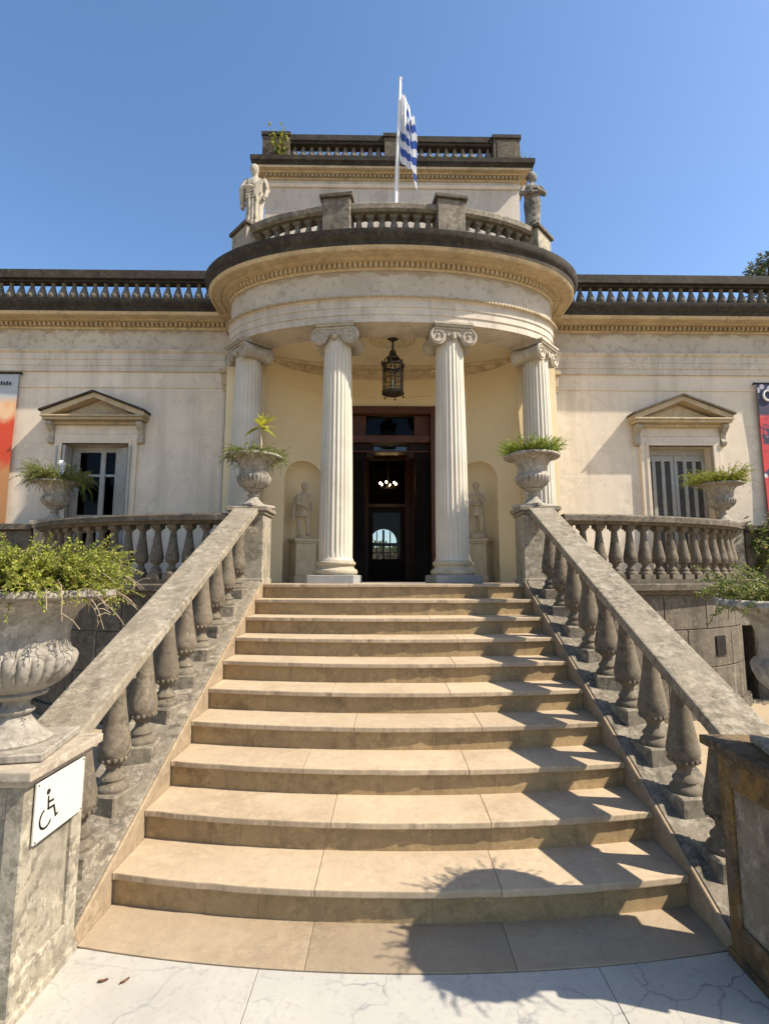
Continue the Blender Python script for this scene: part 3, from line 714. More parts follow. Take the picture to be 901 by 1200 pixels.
for nm, prof, mt in (('frieze', FRZ, 'frieze_wall'), ('cornice', CORN, 'cornice'), ('crown', CROWN, 'dark')):
    m = MB(); m.sweep(ep, shift(prof, EO)); m.build(nm, M[mt], EN, PIV, smooth=25)
dn = MB()
for x, y, nx, ny in arc_points(epath(EO+.05, 200, None), .068, .03):
    dn.obox((x, y, 5.730), (-ny, nx, 0), (nx, ny, 0), (0, 0, 1), .022, .03, .030)
dn.build('dentils', M['cornice'], EN, PIV)
eg = MB()                                             # bead under the frieze
for x, y, nx, ny in arc_points(epath(EO+.064, 200, None), .05, .02):
    eg.obox((x, y, 5.290), (-ny, nx, 0), (nx, ny, 0), (0, 0, 1), .017, .010, .015)
eg.build('bead_moulding', M['cornice'], EN, PIV)
for sx in (-1, 1):
    m = MB(); m.sweep(plain_path(sx, 2.3, 9.5), clip(shift(ARCH, .03, -.004), -.002)); E_ = m.build('wing_entablature', M['wall_old'], vl, PIV, smooth=25)
    for nm, prof, mt in (('frieze', FRZ, 'frieze_wall'), ('cornice', CORN, 'cornice'), ('crown', CROWN, 'dark')):
        m = MB(); m.sweep(plain_path(sx, 2.3, 9.55), clip(shift(prof, .03, -.004), -.3)); m.build(nm, M[mt], E_, PIV, smooth=25)
    m = MB(); x = 2.5
    while x < 9.5:
        m.box(sx*x-.021, sx*x+.021, WY-.13, WY-.05, 5.698, 5.757)
        x += .075
    m.build('dentils', M['cornice'], E_, PIV)
    # thin string course on the wall
    m = MB(); x0, x1 = sorted((sx*2.32, sx*9.5)); m.box(x0, x1, WY-.016, WY+.05, 4.70, 4.735); m.build('string_course', M['wall'], E_, PIV)
    # roof parapet
    m = MB(); x0, x1 = sorted((sx*2.45, sx*9.4)); PY = 7.90
    m.box(x0, x1, PY-.08, PY+.08, 6.405, 6.44); m.box(x0, x1, PY-.125, PY+.125, 6.44, 6.57); m.box(x0, x1, PY-.11, PY+.11, 6.57, 6.60)
    pp = m.build('roof_balustrade', M['dark'], vl, PIV, bevel=.008)
    m = MB(); m.box(x0, x1, PY-.11, PY+.11, 6.03, 6.12); m.build('base_rail', M['dark'], pp, PIV)
    me = None
    for k in range(27):
        xx = sx*(2.62 + .168*k)
        if me is None: o = bell_baluster(.30).build('baluster', M['roofbal'], pp, smooth=40); me = o.data
        else:
            o = bpy.data.objects.new('baluster', me); COL.objects.link(o); o.parent = pp
        o.location = Vector((xx, PY, 6.115)) - PIV

# columns
def volute(mb, cx, cz, y, r, sgn, hand):
    pts = []
    for k in range(24):
        a = pi/2 + hand*2*pi*2.2*k/45; rr = r*(1 - .86*k/45); pts.append((cx + rr*cos(a), y, cz + rr*sin(a)))
    mb.tube(pts, [.017*(1-.5*k/45) for k in range(46)], 6); mb.ball((cx, y, cz), .022, 8)
def make_column():
    o = bpy.data.objects.new('column', None); COL.objects.link(o); o.parent = vl
    p = MB(); p.box(-.29, .29, -.29, .29, 1.597, 1.70); p.build('plinth', M['plinth'], o, (0, 0, 1.6), bevel=.006)
    b = MB(); b.lathe([(.262, 1.70), (.276, 1.715), (.282, 1.74), (.274, 1.765), (.254, 1.775), (.238, 1.787), (.233, 1.805), (.238, 1.82), (.252, 1.828), (.258, 1.845), (.250, 1.865), (.232, 1.872), (.228, 1.885)], 48)
    b.build('base', M['base'], o, (0, 0, 1.6), smooth=45)
    s = MB(); prof = []; zb, zt = 1.884, 4.74
    for k in range(28):
        f = k/27; r = .214 - .034*f**1.7; prof.append((r, zb + (zt-zb)*f))
    NF = 24
    def rfl(a, z, k):
        f = (z-zb)/(zt-zb); e = min(1, max(0, (f-.012)/.02), max(0, (.985-f)/.02))
        u = (a*NF/(2*pi)) % 1.0; w = abs(u-.5)*2
        if w > .80: return 1.0
        return 1 - .052*e*sqrt(1-(w/.80)**2)
    prof = [(.228, zb), (.222, zb+.015)] + [(.214, zb+.03)] + prof[1:]
    s.lathe(prof, NF*8, rf=rfl); s.build('shaft', M['column'], o, (0, 0, 1.6), smooth=22)
    c = MB()
    c.lathe([(.18, 4.735), (.193, 4.745), (.193, 4.762), (.183, 4.77), (.190, 4.79), (.222, 4.825), (.226, 4.85), (.20, 4.862)], 40)
    for q in range(20):                                # egg and dart
        a = 2*pi*q/20; c.ball((.212*cos(a), .212*sin(a), 4.818), .022, 8, 1.3)
    for hand, cx in ((1, -.205), (-1, .205)):
        pr = []                                        # bolster running front to back
        for k in range(13):
            f = k/12; pr.append((.118 - .030*sin(pi*f), -.205 + .41*f))
        t = MB(); t.lathe(pr, 24)
        c.add([(cx + x, z, 4.80 + y) for x, y, z in t.v], t.f)
        for yy in (-.208, .208): volute(c, cx, 4.80, yy, .103, 1, hand)
    c.box(-.21, .21, -.198, .198, 4.845, 4.915); c.box(-.21, .21, -.212, .212, 4.885, 4.912)
    for yy in (-.215, .215):                           # small leaf at the centre of the face
        c.ball((0, yy*.93, 4.80), .045, 8, 1.2)
    c.box(-.25, .25, -.235, .235, 4.917, 4.945); c.box(-.265, .265, -.25, .25, 4.945, 4.972)
    c.build('capital', M['capital'], o, (0, 0, 1.6), smooth=40)
    return o
colp = []
c0 = make_column()
for i, x in enumerate((-.745, .745, -2.06, 2.06)):
    y = AC - AB*sqrt(1-(x/AA)**2); nx, ny = x/AA**2, (y-AC)/AB**2
    o = c0 if i == 0 else copy_tree(c0, vl)
    o.location = Vector((x, y, 1.6)) - PIV; o.rotation_euler = (0, 0, atan2(ny, nx) + pi/2)
# pilasters behind the side columns
for sx in (-1, 1):
    m = MB(); x = sx*2.57
    m.box(x-.10, x+.10, WY-.10, WY+.02, 1.6, 4.62)
    for k in range(4): m.box(x-.088+k*.05, x-.062+k*.05, WY-.115, WY-.08, 1.8, 4.55)
    m.box(x-.12, x+.12, WY-.12, WY+.02, 1.6, 1.76)
    p = m.build('pilaster', M['column'], vl, PIV, bevel=.004)
    m = MB(); m.box(x-.11, x+.11, WY-.13, WY+.02, 4.62, 4.66); m.box(x-.125, x+.125, WY-.145, WY+.02, 4.70, 4.90); m.box(x-.16, x+.16, WY-.18, WY+.02, 4.90, 4.965)
    m.box(x-.115, x+.115, WY-.135, WY+.02, 4.66, 4.70)
    m.build('pilaster_capital', M['cornice'], p, PIV, bevel=.008)

# porch: curved wall with two niches and the doorway
PC, PA, PB = 7.30, 1.86, .98
DW, DZ = .80, 4.48
tab = [(PA*sin(radians(-90 + 180*i/2000)), PC + PB*cos(radians(-90 + 180*i/2000))) for i in range(2001)]
cum = [0]
for p, q in zip(tab[:-1], tab[1:]): cum.append(cum[-1] + math.hypot(q[0]-p[0], q[1]-p[1]))
SH = cum[-1]/2
import bisect
def apse(u):
    s = min(max(u + SH, 0), cum[-1]); j = min(max(bisect.bisect_left(cum, s)-1, 0), len(cum)-2)
    f = (s-cum[j])/(cum[j+1]-cum[j]); x = tab[j][0] + (tab[j+1][0]-tab[j][0])*f; y = tab[j][1] + (tab[j+1][1]-tab[j][1])*f
    nx, ny = x/PA**2, (y-PC)/PB**2; L = math.hypot(nx, ny) or 1
    return x, y, nx/L, ny/L
def u_of_x(x):
    lo, hi = -SH, SH
    for _ in range(50):
        mid = (lo+hi)/2
        if apse(mid)[0] < x: lo = mid
        else: hi = mid
    return lo
UD = u_of_x(DW); UN = u_of_x(1.37); NH = .335; ZS = 3.16; ND = .27
us = sorted(set([round(-SH + 2*SH*i/140, 5) for i in range(141)] + [-UD, UD] + [s*(UN + NH*sin(pi*k/40)) for s in (-1, 1) for k in range(-20, 21)]))
pw = MB(); ncs = {-1: MB(), 1: MB()}
def niche_du(u):
    for s in (-1, 1):
        if abs(u - s*UN) <= NH + 1e-6: return u - s*UN
    return None
def low(u, um):
    if abs(um) < UD: return DZ
    if niche_du(um) is not None:
        d = u - math.copysign(UN, um); return ZS + sqrt(max(0, NH*NH - d*d))
    return 1.59
for a, b in zip(us[:-1], us[1:]):
    um = (a+b)/2; xa, ya, nxa, nya = apse(a); xb, yb, nxb, nyb = apse(b)
    pw.add([(xa, ya, low(a, um)), (xb, yb, low(b, um)), (xb, yb, 5.03), (xa, ya, 5.03)], [(0, 1, 2, 3)])
    if niche_du(um) is not None:
        nv = 40; cols = []
        for (u, x, y, nx, ny) in ((a, xa, ya, nxa, nya), (b, xb, yb, nxb, nyb)):
            d = u - math.copysign(UN, um); top = ZS + sqrt(max(0, NH*NH - d*d))
            zs_ = [1.59 + (ZS-1.59)*v/10 for v in range(10)] + [ZS + (top-ZS)*sin(pi/2*v/30) for v in range(31)]
            cc = []
            for z in zs_:
                q = 1 - (d*d + max(0, z-ZS)**2)/(NH*NH); dep = ND*sqrt(max(0, q)); cc.append((x + nx*dep, y + ny*dep, z))
            cols.append(cc)
        n_ = len(cols[0]); ncs[1 if um > 0 else -1].add(cols[0] + cols[1], [(k, n_+k, n_+k+1, k+1) for k in range(n_-1)])
pwo = pw.build('porch_wall', M['porch'], vl, PIV, smooth=30, weld=True)
for nb_ in ncs.values(): nb_.build('niche', M['porch'], pwo, PIV, smooth=40, weld=True)
for sx in (-1, 1):
    pb = MB(); x0, x1 = sorted((sx*1.862, sx*2.44)); pb.box(x0, x1, 7.31, 8.3, 1.59, 4.968); pb.build('porch_end_pier', M['porch'], pwo, PIV)
# string moulding round the porch wall, just under the ceiling frieze
md = MB()
apath = [(-x, y, -nx, -ny) for x, y, nx, ny in [apse(-SH + 2*SH*i/90) for i in range(91)]]
md.sweep(apath, [(-.01, 4.62), (.012, 4.625), (.02, 4.645), (.012, 4.66), (-.01, 4.665)]); md.build('wall_moulding', M['porch'], pwo, PIV, smooth=30)
# ceiling
cl = MB()
front = [(x, y) for x, y, nx, ny in epath(0, 60, None)]; back = [(PA*1.03*sin(radians(90-180*i/60)), PC + PB*1.03*cos(radians(90-180*i/60))) for i in range(61)]
cl.prism(front + back, 5.03, 5.06); CE = cl.build('porch_ceiling', M['ceiling'], vl, PIV)
fz = MB(); fz.sweep(apath, [(-.01, 4.955), (.02, 4.955), (.03, 4.975), (.10, 4.985), (.11, 4.995), (.36, 4.998), (.38, 4.985), (.42, 4.985), (.44, 5.00), (.44, 5.035), (-.01, 5.035)])
fz.build('ceiling_frieze', M['frieze'], CE, PIV, smooth=30)
for x, y, nx, ny in arc_points([(a+c*.235, b+d*.235, c, d) for a, b, c, d in apath], .30, .12):
    rs = MB()
    for q in range(6):
        an = q*pi/3; rs.ball((x + .06*cos(an), y + .06*sin(an), 4.985), .036, 8, .7)
    rs.ball((x, y, 4.985), .028, 8)
    rs.build('rosette', M['frieze'], CE, PIV, smooth=50)
rz = MB()
for rad, sz in ((.16, .022), (.24, .014), (.31, .018)):
    rz.tube([(rad*cos(2*pi*i/40), 7.20 + rad*.8*sin(2*pi*i/40) - .25, 5.028) for i in range(41)], sz, 6)
for q in range(12): rz.ball((.235*cos(q*pi/6), 6.95 + .19*sin(q*pi/6), 5.025), .035, 8, .6)
rz.build('ceiling_rose', M['frieze'], CE, PIV, smooth=50)
# a ceiling moulding that follows the inner edge of the bow
cm = MB(); cm.sweep([(x, y, nx, ny) for x, y, nx, ny in epath(0, 72, None)], [(-.27, 5.0), (-.215, 4.985), (-.215, 5.035), (-.27, 5.035)]); cm.build('soffit_moulding', M['ceiling'], CE, PIV, smooth=30)
fl = MB(); fl.prism([(-2.5, 6.12), (-1.2, 6.12), (1.2, 6.12), (2.5, 6.12), (2.5, 7.96), (1.9, 7.96), (1.4, 8.6), (-1.4, 8.6), (-1.9, 7.96), (-2.5, 7.96)], 1.45, 1.596)
fl.build('porch_floor', M['porch_floor'], vl, PIV)

# doorway
yd = apse(UD)[1]
DY = 8.30
dr = MB()
for sx in (-1, 1):
    x0, x1 = sorted((sx*.66, sx*.80)); dr.box(x0, x1, yd-.01, DY+.25, 1.6, DZ)
dr.box(-.80, .80, DY-.10, DY+.25, 4.36, DZ+.005); dr.box(-.66, .66, DY-.06, DY+.2, 3.88, 4.00); dr.box(-.66, .66, DY-.03, DY+.2, 3.72, 3.745)
DR = dr.build('doorway', M['wood'], vl, PIV, bevel=.006)
m = MB(); m.box(-.40, .40, DY+.05, DY+.06, 4.01, 4.355); m.build('transom_glass', M['transom_glass'], DR, PIV)
for x0, x1 in ((-.66, -.40), (.40, .66)):
    m = MB(); m.box(x0, x1, DY+.02, DY+.10, 4.0, 4.36); m.build('transom_panel', M['wood'], DR, PIV, bevel=.01)
m = MB(); m.box(-.28, .28, DY+.10, DY+.11, 3.75, 3.88); m.build('fanlight_glass', M['glass_dark'], DR, PIV)
for sx in (-1, 1):
    m = MB()
    x0, x1 = sorted((sx*.30, sx*.66)); m.box(x0, x1, DY+.04, DY+.14, 3.75, 3.88); x0, x1 = sorted((sx*.28, sx*.40)); m.box(x0, x1, DY-.02, DY+.1, 3.62, 3.74)
    m.build('bracket', M['wood_dark'], DR, PIV, bevel=.01)
for sx in (-1, 1):
    m = MB(); x0, x1 = sorted((sx*.42, sx*.66)); m.box(x0, x1, DY+.02, DY+.30, 1.6, 3.72)
    for k in range(5): xx = sx*(.45 + .045*k); m.box(xx-.012, xx+.012, DY-.005, DY+.03, 2.1, 3.6)
    m.box(x0-.01, x1+.01, DY-.012, DY+.05, 1.6, 2.02)
    m.build('jamb_pilaster', M['wood_grey'], DR, PIV, bevel=.006)
# hall beyond
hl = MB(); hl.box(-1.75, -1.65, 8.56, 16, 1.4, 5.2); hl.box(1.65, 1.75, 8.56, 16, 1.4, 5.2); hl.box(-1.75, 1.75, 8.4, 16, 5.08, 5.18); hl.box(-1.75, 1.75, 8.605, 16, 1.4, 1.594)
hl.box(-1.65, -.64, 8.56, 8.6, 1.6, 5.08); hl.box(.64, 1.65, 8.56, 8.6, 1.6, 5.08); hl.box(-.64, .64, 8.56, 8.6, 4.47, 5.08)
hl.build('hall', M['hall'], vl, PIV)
iw = MB(); IY = 11.0
iw.box(-1.65, -.46, IY, IY+.1, 1.6, 5.07); iw.box(.46, 1.65, IY, IY+.1, 1.6, 5.07); iw.box(-.46, .46, IY, IY+.1, 4.3, 5.07)
iw.box(-.50, -.39, IY-.04, IY+.14, 1.6, 4.3); iw.box(.39, .50, IY-.04, IY+.14, 1.6, 4.3); iw.box(-.5, .5, IY-.04, IY+.14, 3.16, 3.24); iw.box(-.5, .5, IY-.045, IY+.145, 4.22, 4.35)
ID = iw.build('inner_doorway', M['wood'], vl, PIV, bevel=.006)
m = MB()
for a, b_ in ((-.39, -.30), (.30, .39)): m.box(a, b_, IY+.02, IY+.07, 1.6, 3.16)
m.box(-.30, .30, IY+.02, IY+.07, 1.6, 2.05); m.box(-.30, .30, IY+.02, IY+.07, 3.06, 3.16)
m.build('glazed_door', M['wood_dark'], ID, PIV, bevel=.006)
m = MB(); m.box(-.30, .30, IY+.04, IY+.046, 2.05, 3.06); m.build('door_glass', M['door_glass'], ID, PIV)

# windows of the wings
def window(sx, opened):
    cx = sx*WX
    o = MB()
    for a in (-1, 1):
        x0, x1 = sorted((cx + a*WHW, cx + a*(WHW+.13))); o.box(x0, x1, WY-.05, WY+.02, 1.6, WTOP+.13)
        x0, x1 = sorted((cx + a*(WHW+.0), cx + a*(WHW+.05))); o.box(x0, x1, WY-.065, WY+.02, 1.6, WTOP+.05)
    o.box(cx-WHW-.13, cx+WHW+.13, WY-.052, WY+.02, WTOP, WTOP+.15); o.box(cx-WHW-.05, cx+WHW+.05, WY-.067, WY+.02, WTOP, WTOP+.05)
    o.box(cx-.70, cx+.70, WY-.035, WY+.02, WTOP+.151, WTOP+.36)
    W = o.build('window', M['wall'], vl, PIV, bevel=.006)
    p = MB(); HWP = .80
    z0 = WTOP+.345
    p.box(cx-.72, cx+.72, WY-.10, WY+.02, z0-.05, z0); p.box(cx-HWP+.02, cx+HWP-.02, WY-.20, WY+.02, z0+.002, z0+.045); p.box(cx-HWP, cx+HWP, WY-.225, WY+.02, z0+.045, z0+.075)
    rise = .33
    p.prism_xz([(cx-.66, z0+.075), (cx+.66, z0+.075), (cx, z0+.075+rise-.09)], WY-.06, WY+.02)
    P_ = p.build('pediment', M['cornice'], W, PIV, bevel=.006)
    for (d0, d1, yy, mt) in ((.0, .05, .20, 'cornice'), (.05, .08, .24, 'dark')):
        q = MB(); zb = z0+.077
        for a in (-1, 1):
            e = [(cx + a*(HWP+.02), zb+d0), (cx + a*(HWP+.02), zb+d1), (cx + a*.0005, zb+rise+d1-.02), (cx + a*.0005, zb+rise+d0-.02)]
            if d0 == 0: e = [(cx + a*(HWP-.10), zb), (cx + a*(HWP+.0), zb), (cx + a*(HWP+.0), zb+d1), (cx + a*.0005, zb+rise+d1-.02), (cx + a*.0005, zb+rise-.045)]
            q.prism_xz(e, WY-yy, WY+.02)
        q.build('raking_cornice' if d0 == 0 else 'roof_ridge', M[mt] if opened or mt != 'dark' else M['parapet'], W, PIV)
    for a in (-1, 1):                                  # consoles
        k = MB(); x = cx + a*.70
        k.prism_yz([(WY+.01, z0-.01), (WY-.16, z0-.01), (WY-.17, z0-.06), (WY-.12, z0-.11), (WY-.07, z0-.16), (WY-.06, z0-.24), (WY-.09, z0-.28), (WY-.08, z0-.33), (WY-.03, z0-.35), (WY+.01, z0-.35)], x-.045, x+.045)
        k.build('console', M['capital'], W, PIV, bevel=.006)
    # reveal, room and frame
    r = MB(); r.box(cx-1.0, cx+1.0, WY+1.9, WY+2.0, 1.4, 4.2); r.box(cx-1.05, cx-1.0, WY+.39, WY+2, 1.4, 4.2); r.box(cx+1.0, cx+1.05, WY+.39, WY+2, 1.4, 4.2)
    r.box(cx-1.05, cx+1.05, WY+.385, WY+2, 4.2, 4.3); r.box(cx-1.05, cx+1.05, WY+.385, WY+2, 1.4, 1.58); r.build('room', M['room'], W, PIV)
    YF = WY+.20
    if opened:
        f = MB()
        for x0, x1 in ((-.50, -.42), (.42, .50)): f.box(cx+x0, cx+x1, YF, YF+.06, 1.6, WTOP)
        f.box(cx-.42, cx+.42, YF, YF+.06, 3.68, WTOP); f.box(cx-.03, cx+.045, YF-.01, YF+.05, 1.6, 3.68)
        for x0, x1 in ((-.42, -.375), (.375, .42)): f.box(cx+x0, cx+x1, YF+.005, YF+.05, 1.6, 3.68)
        for z in (1.6, 2.62, 3.28): f.box(cx-.42, cx+.42, YF+.006, YF+.049, z, z+(.08 if z < 2 else .04))
        f.build('sash', M['sash'], W, PIV, bevel=.004)
        gl = MB(); gl.box(cx-.42, cx+.42, YF+.025, YF+.029, 1.65, 3.68); gl.build('pane', M['transom_glass'], W, PIV)
        for (a, x0, ang, ww) in ((-1, -.515, 78, .26), (-1, -.50, 112, .25), (1, .515, 100, .26), (1, .24, 28, .27)):
            s = MB(); s.box(0, ww, -.018, .018, 1.62, WTOP-.04)
            s2 = MB(); s2.box(.045, ww-.045, -.021, .021, 1.75, WTOP-.12)
            for mb in (s, s2):
                ca, sa = cos(radians(ang)), sin(radians(ang))
                mb.v = [(cx + x0 + (x*ca - y*sa)*(1 if a < 0 else (-1 if ang > 70 else 1)), WY + .16 - (x*sa + y*ca), z) for x, y, z in mb.v]
            sh = s.build('shutter', M['shutter'], W, PIV, bevel=.003); s2.build('shutter_panel', M['shutter'], sh, PIV)
    else:
        f = MB(); f.box(cx-WHW, cx+WHW, YF-.02, YF+.02, 3.66, WTOP); f.build('shutter_head', M['shutter'], W, PIV)
        for a in (-1, 1):
            s = MB(); xw = WHW/1.0
            x0, x1 = sorted((cx + a*.004, cx + a*(xw-.004)))
            wd = (x1-x0); n = 3; st = .055
            pos = [x0 + (wd-st)*k/n for k in range(n+1)]
            for x in pos: s.box(x, x+st, YF-.03, YF+.01, 1.62, 3.655)
            s.box(x0, x1, YF-.028, YF+.008, 3.56, 3.654); s.box(x0, x1, YF-.028, YF+.008, 1.625, 1.74); s.box(x0, x1, YF-.028, YF+.008, 2.52, 2.58)
            sh = s.build('shutter', M['shutter'], W, PIV, bevel=.003)
            for k in range(n):
                l = MB(); z = 1.76
                while z < 3.55:
                    l.add([(pos[k]+st, YF-.016, z), (pos[k+1], YF-.016, z), (pos[k+1], YF+.012, z+.022), (pos[k]+st, YF+.012, z+.022),
                           (pos[k]+st, YF-.016, z+.005), (pos[k+1], YF-.016, z+.005), (pos[k+1], YF+.012, z+.027), (pos[k]+st, YF+.012, z+.027)],
                          [(0, 1, 2, 3), (7, 6, 5, 4), (0, 4, 5, 1), (2, 6, 7, 3), (0, 3, 7, 4), (1, 5, 6, 2)]); z += .028
                l.build('louvre_panel', M['louvre'], sh, PIV)
window(-1, True); window(1, False)

# balcony balustrade over the porch
BO = .06
bp = epath(BO, 144, None)
colang = [math.degrees(math.asin(x/AA)) for x in (-2.06, -.745, .745, 2.06)]
BB = MB()
PZ0, PZ1 = 6.095, 6.80
pos4 = []
for x in (-2.06, -.745, .745, 2.06):
    y = AC - AB*sqrt(1-(x/AA)**2); nx, ny = x/AA**2, (y-AC)/AB**2; L = math.hypot(nx, ny); nx, ny = nx/L, ny/L
    pos4.append((x + nx*BO, y + ny*BO, nx, ny))
rr = MB()
rr.sweep(epath(BO, 144, None, -78, 78), [(-.10, 6.56), (.10, 6.56), (.13, 6.59), (.13, 6.66), (.115, 6.68), (-.115, 6.68), (-.13, 6.66), (-.13, 6.59)])
BL = rr.build('balcony_balustrade', M['weather'], vl, PIV, smooth=30)
m = MB(); m.sweep(epath(BO, 144, None, -78, 78), [(-.12, 6.03), (.12, 6.03), (.12, 6.12), (-.12, 6.12)]); m.build('base_rail', M['dark'], BL, PIV)
for i, (x, y, nx, ny) in enumerate(pos4):
    hw = .19 if i in (1, 2) else .21
    m = MB(); zp = 6.74 if i in (1, 2) else 6.66
    m.obox((x, y, (6.06+zp)/2), (-ny, nx, 0), (nx, ny, 0), (0, 0, 1), hw, .165, (zp-6.06)/2)
    q = m.build('pier', M['weather'] if i in (1, 2) else M['pedestal'], BL, PIV, bevel=.008)
    m = MB(); m.obox((x, y, zp+.028), (-ny, nx, 0), (nx, ny, 0), (0, 0, 1), hw+.035, .20, .028); m.build('pier_cap', M['parapet'], q, PIV, bevel=.008)
me = None
for (ta, tb, n) in ((-66, -22.5, 7), (-16.5, 16.5, 6), (22.5, 66, 7)):
    seg = arc_points(epath(BO, 60, None, ta, tb), .14)
    seg = [seg[int(round(k*(len(seg)-1)/(n-1)))] for k in range(n)] if len(seg) > n else seg
    for x, y, nx, ny in arc_points(epath(BO, 60, None, ta, tb), .165):
        if me is None: o = baluster_mesh(.45, .80, 16, False).build('baluster', M['roofbal'], BL, smooth=40); me = o.data
        else:
            o = bpy.data.objects.new('baluster', me); COL.objects.link(o); o.parent = BL
        o.location = Vector((x, y, 6.115)) - PIV; o.rotation_euler = (0, 0, atan2(ny, nx) + pi/2)
pd = MB(); pd.prism([(x, y) for x, y, nx, ny in epath(0, 60, 8.2)], 5.99, 6.05); pd.build('balcony_floor', M['parapet'], vl, PIV)

# attic storey
AX, AY, XC = 2.22, 8.20, .05
at = MB(); at.box(XC-AX, XC+AX, AY, 11.6, 6.0, 8.66); AT = at.build('attic', M['wall_old'], vl, PIV)
def rect_path(hx, y0, y1): return [(XC-hx, y1, -1, 0), (XC-hx, y0, -1, -1), (XC+hx, y0, 1, -1), (XC+hx, y1, 1, 0)]
rp = rect_path(AX, AY, 11.6)
m = MB(); m.sweep(rp, [(-.05, 8.42), (.02, 8.42), (.035, 8.45), (.035, 8.475), (.0, 8.48), (-.05, 8.48)]); m.build('string_course', M['wall'], AT, PIV)
m = MB(); m.sweep(rp, [(-.05, 8.56), (.02, 8.56), (.03, 8.58), (.03, 8.635), (.09, 8.64), (.10, 8.66), (.17, 8.665), (.18, 8.70), (-.05, 8.70)]); m.build('cornice', M['cornice'], AT, PIV)
m = MB(); m.sweep(rp, [(-.05, 8.701), (.185, 8.701), (.20, 8.75), (.225, 8.77), (.23, 8.85), (.21, 8.86), (-.05, 8.88)]); m.build('crown', M['dark'], AT, PIV)
m = MB(); x = XC-AX+.03
while x < XC+AX: m.box(x-.02, x+.02, AY-.075, AY-.02, 8.587, 8.632); x += .072
m.build('dentils', M['cornice'], AT, PIV)
m = MB(); m.box(XC-AX, XC+AX, AY, 11.6, 8.66, 8.87); m.build('attic_roof', M['parapet'], AT, PIV)
m = MB(); AP = AY+.03
m.box(-2.26, 2.26, AP-.11, AP+.11, 9.30, 9.42); m.box(-2.26, 2.26, AP-.09, AP+.09, 9.25, 9.30)
for sx in (-1, 1): x0, x1 = sorted((sx*2.04, sx*2.26)); m.box(x0, x1, AP+.111, 11.5, 9.25, 9.42)
m.v = [(x+XC-.02, y, z-.03) for x, y, z in m.v]
AB_ = m.build('attic_balustrade', M['dark'], vl, PIV, bevel=.008)
m = MB(); m.box(-2.26, 2.26, AP-.10, AP+.10, 8.86, 8.96); m.build('base_rail', M['dark'], AB_, PIV)
for x, hw in ((-1.99, .235), (.03, .13), (2.05, .235)):
    m = MB(); m.box(x-hw, x+hw, AP-.125, AP+.125, 8.87, 9.33)
    if x > 1: m.box(x-hw+.06, x+hw-.07, AP-.135, AP-.1, 8.95, 9.28)
    q = m.build('pier', M['parapet'], AB_, PIV, bevel=.006)
    m = MB(); m.box(x-hw-.02, x+hw+.02, AP-.15, AP+.15, 9.331, 9.405); m.build('pier_cap', M['dark'], q, PIV, bevel=.006)
me = None
for sx in (-1, 1):
    for k in range(11):
        x = .03 + sx*(.23 + .148*k)
        if me is None: o = bell_baluster(.30).build('baluster', M['roofbal'], AB_, smooth=40); me = o.data
        else:
            o = bpy.data.objects.new('baluster', me); COL.objects.link(o); o.parent = AB_
        o.location = Vector((x, AP, 8.955)) - PIV

# ------------------------------------------------------------------ statues
def voxel(name, mb, mat, parent, size, smooth=6):
    o = mb.build(name, mat, parent)
    md_ = o.modifiers.new('r', 'REMESH'); md_.mode = 'VOXEL'; md_.voxel_size = size
    s_ = o.modifiers.new('s', 'SMOOTH'); s_.iterations = smooth; s_.factor = .5
    dg = bpy.context.evaluated_depsgraph_get(); me = bpy.data.meshes.new_from_object(o.evaluated_get(dg))
    o.modifiers.clear(); o.data = me
    me.polygons.foreach_set('use_smooth', [True]*len(me.polygons))
    if not me.materials: me.materials.append(mat)
    return o
def loft(mb, secs, n=28, fold=0., nf=9, ph=0.):
    """stack of ellipses (cx,cy,z,rx,ry), with folds of cloth running down it"""
    vs = []
    for k, (cx, cy, z, rx, ry) in enumerate(secs):
        for i in range(n):
            a = 2*pi*i/n; f = 1 + fold*(sin(a*nf + ph + k*.25) + .5*sin(a*nf*1.7 + k*.6))
            vs.append((cx + rx*f*cos(a), cy + ry*f*sin(a), z))
    fs = [(k*n+i, k*n+(i+1) % n, (k+1)*n+(i+1) % n, (k+1)*n+i) for k in range(len(secs)-1) for i in range(n)]
    fs += [tuple(range(n))[::-1], tuple((len(secs)-1)*n+i for i in range(n))]
    mb.add(vs, fs)
def head(mb, c, r, yaw, tilt=0., hair=True, bun=False):
    t = MB(); t.ball((0, 0, 0), r, 20, 1.25)
    t.v = [(x*.86, y*.98, z) for x, y, z in t.v]
    t.ball((0, -r*.92, -r*.12), r*.17, 10, 1.5); t.ball((0, -r*.70, -r*.72), r*.33, 10, .8)   # nose, chin
    for a in (-1, 1): t.ball((a*r*.36, -r*.80, r*.16), r*.15, 8, .6); t.ball((a*r*.85, 0, 0), r*.2, 8, 1.4); t.ball((a*r*.3, -r*.83, r*.32), r*.14, 8, .5)
    t.ball((0, -r*.86, -r*.46), r*.15, 8, .5)
    if hair:
        t.ball((0, r*.18, r*.38), r*1.0, 16, 1.0)
        for q in range(9): an = pi*q/8; t.ball((r*.85*cos(an), r*.3 - r*.6*(1-abs(cos(an)))*-1*.3, r*.5 + r*.35*sin(an)), r*.25, 8)
    if bun: t.ball((0, r*1.05, r*.3), r*.45, 10)
    mt = Matrix.Translation(Vector(c)) @ Matrix.Rotation(yaw, 4, 'Z') @ Matrix.Rotation(tilt, 4, 'X')
    mb.add([mt @ Vector(v) for v in t.v], t.f)
def limb(mb, pts, rad, n=12):
    mb.tube(pts, rad, n)
    for p, r in zip(pts, rad): mb.ball(p, r*1.0, 10)
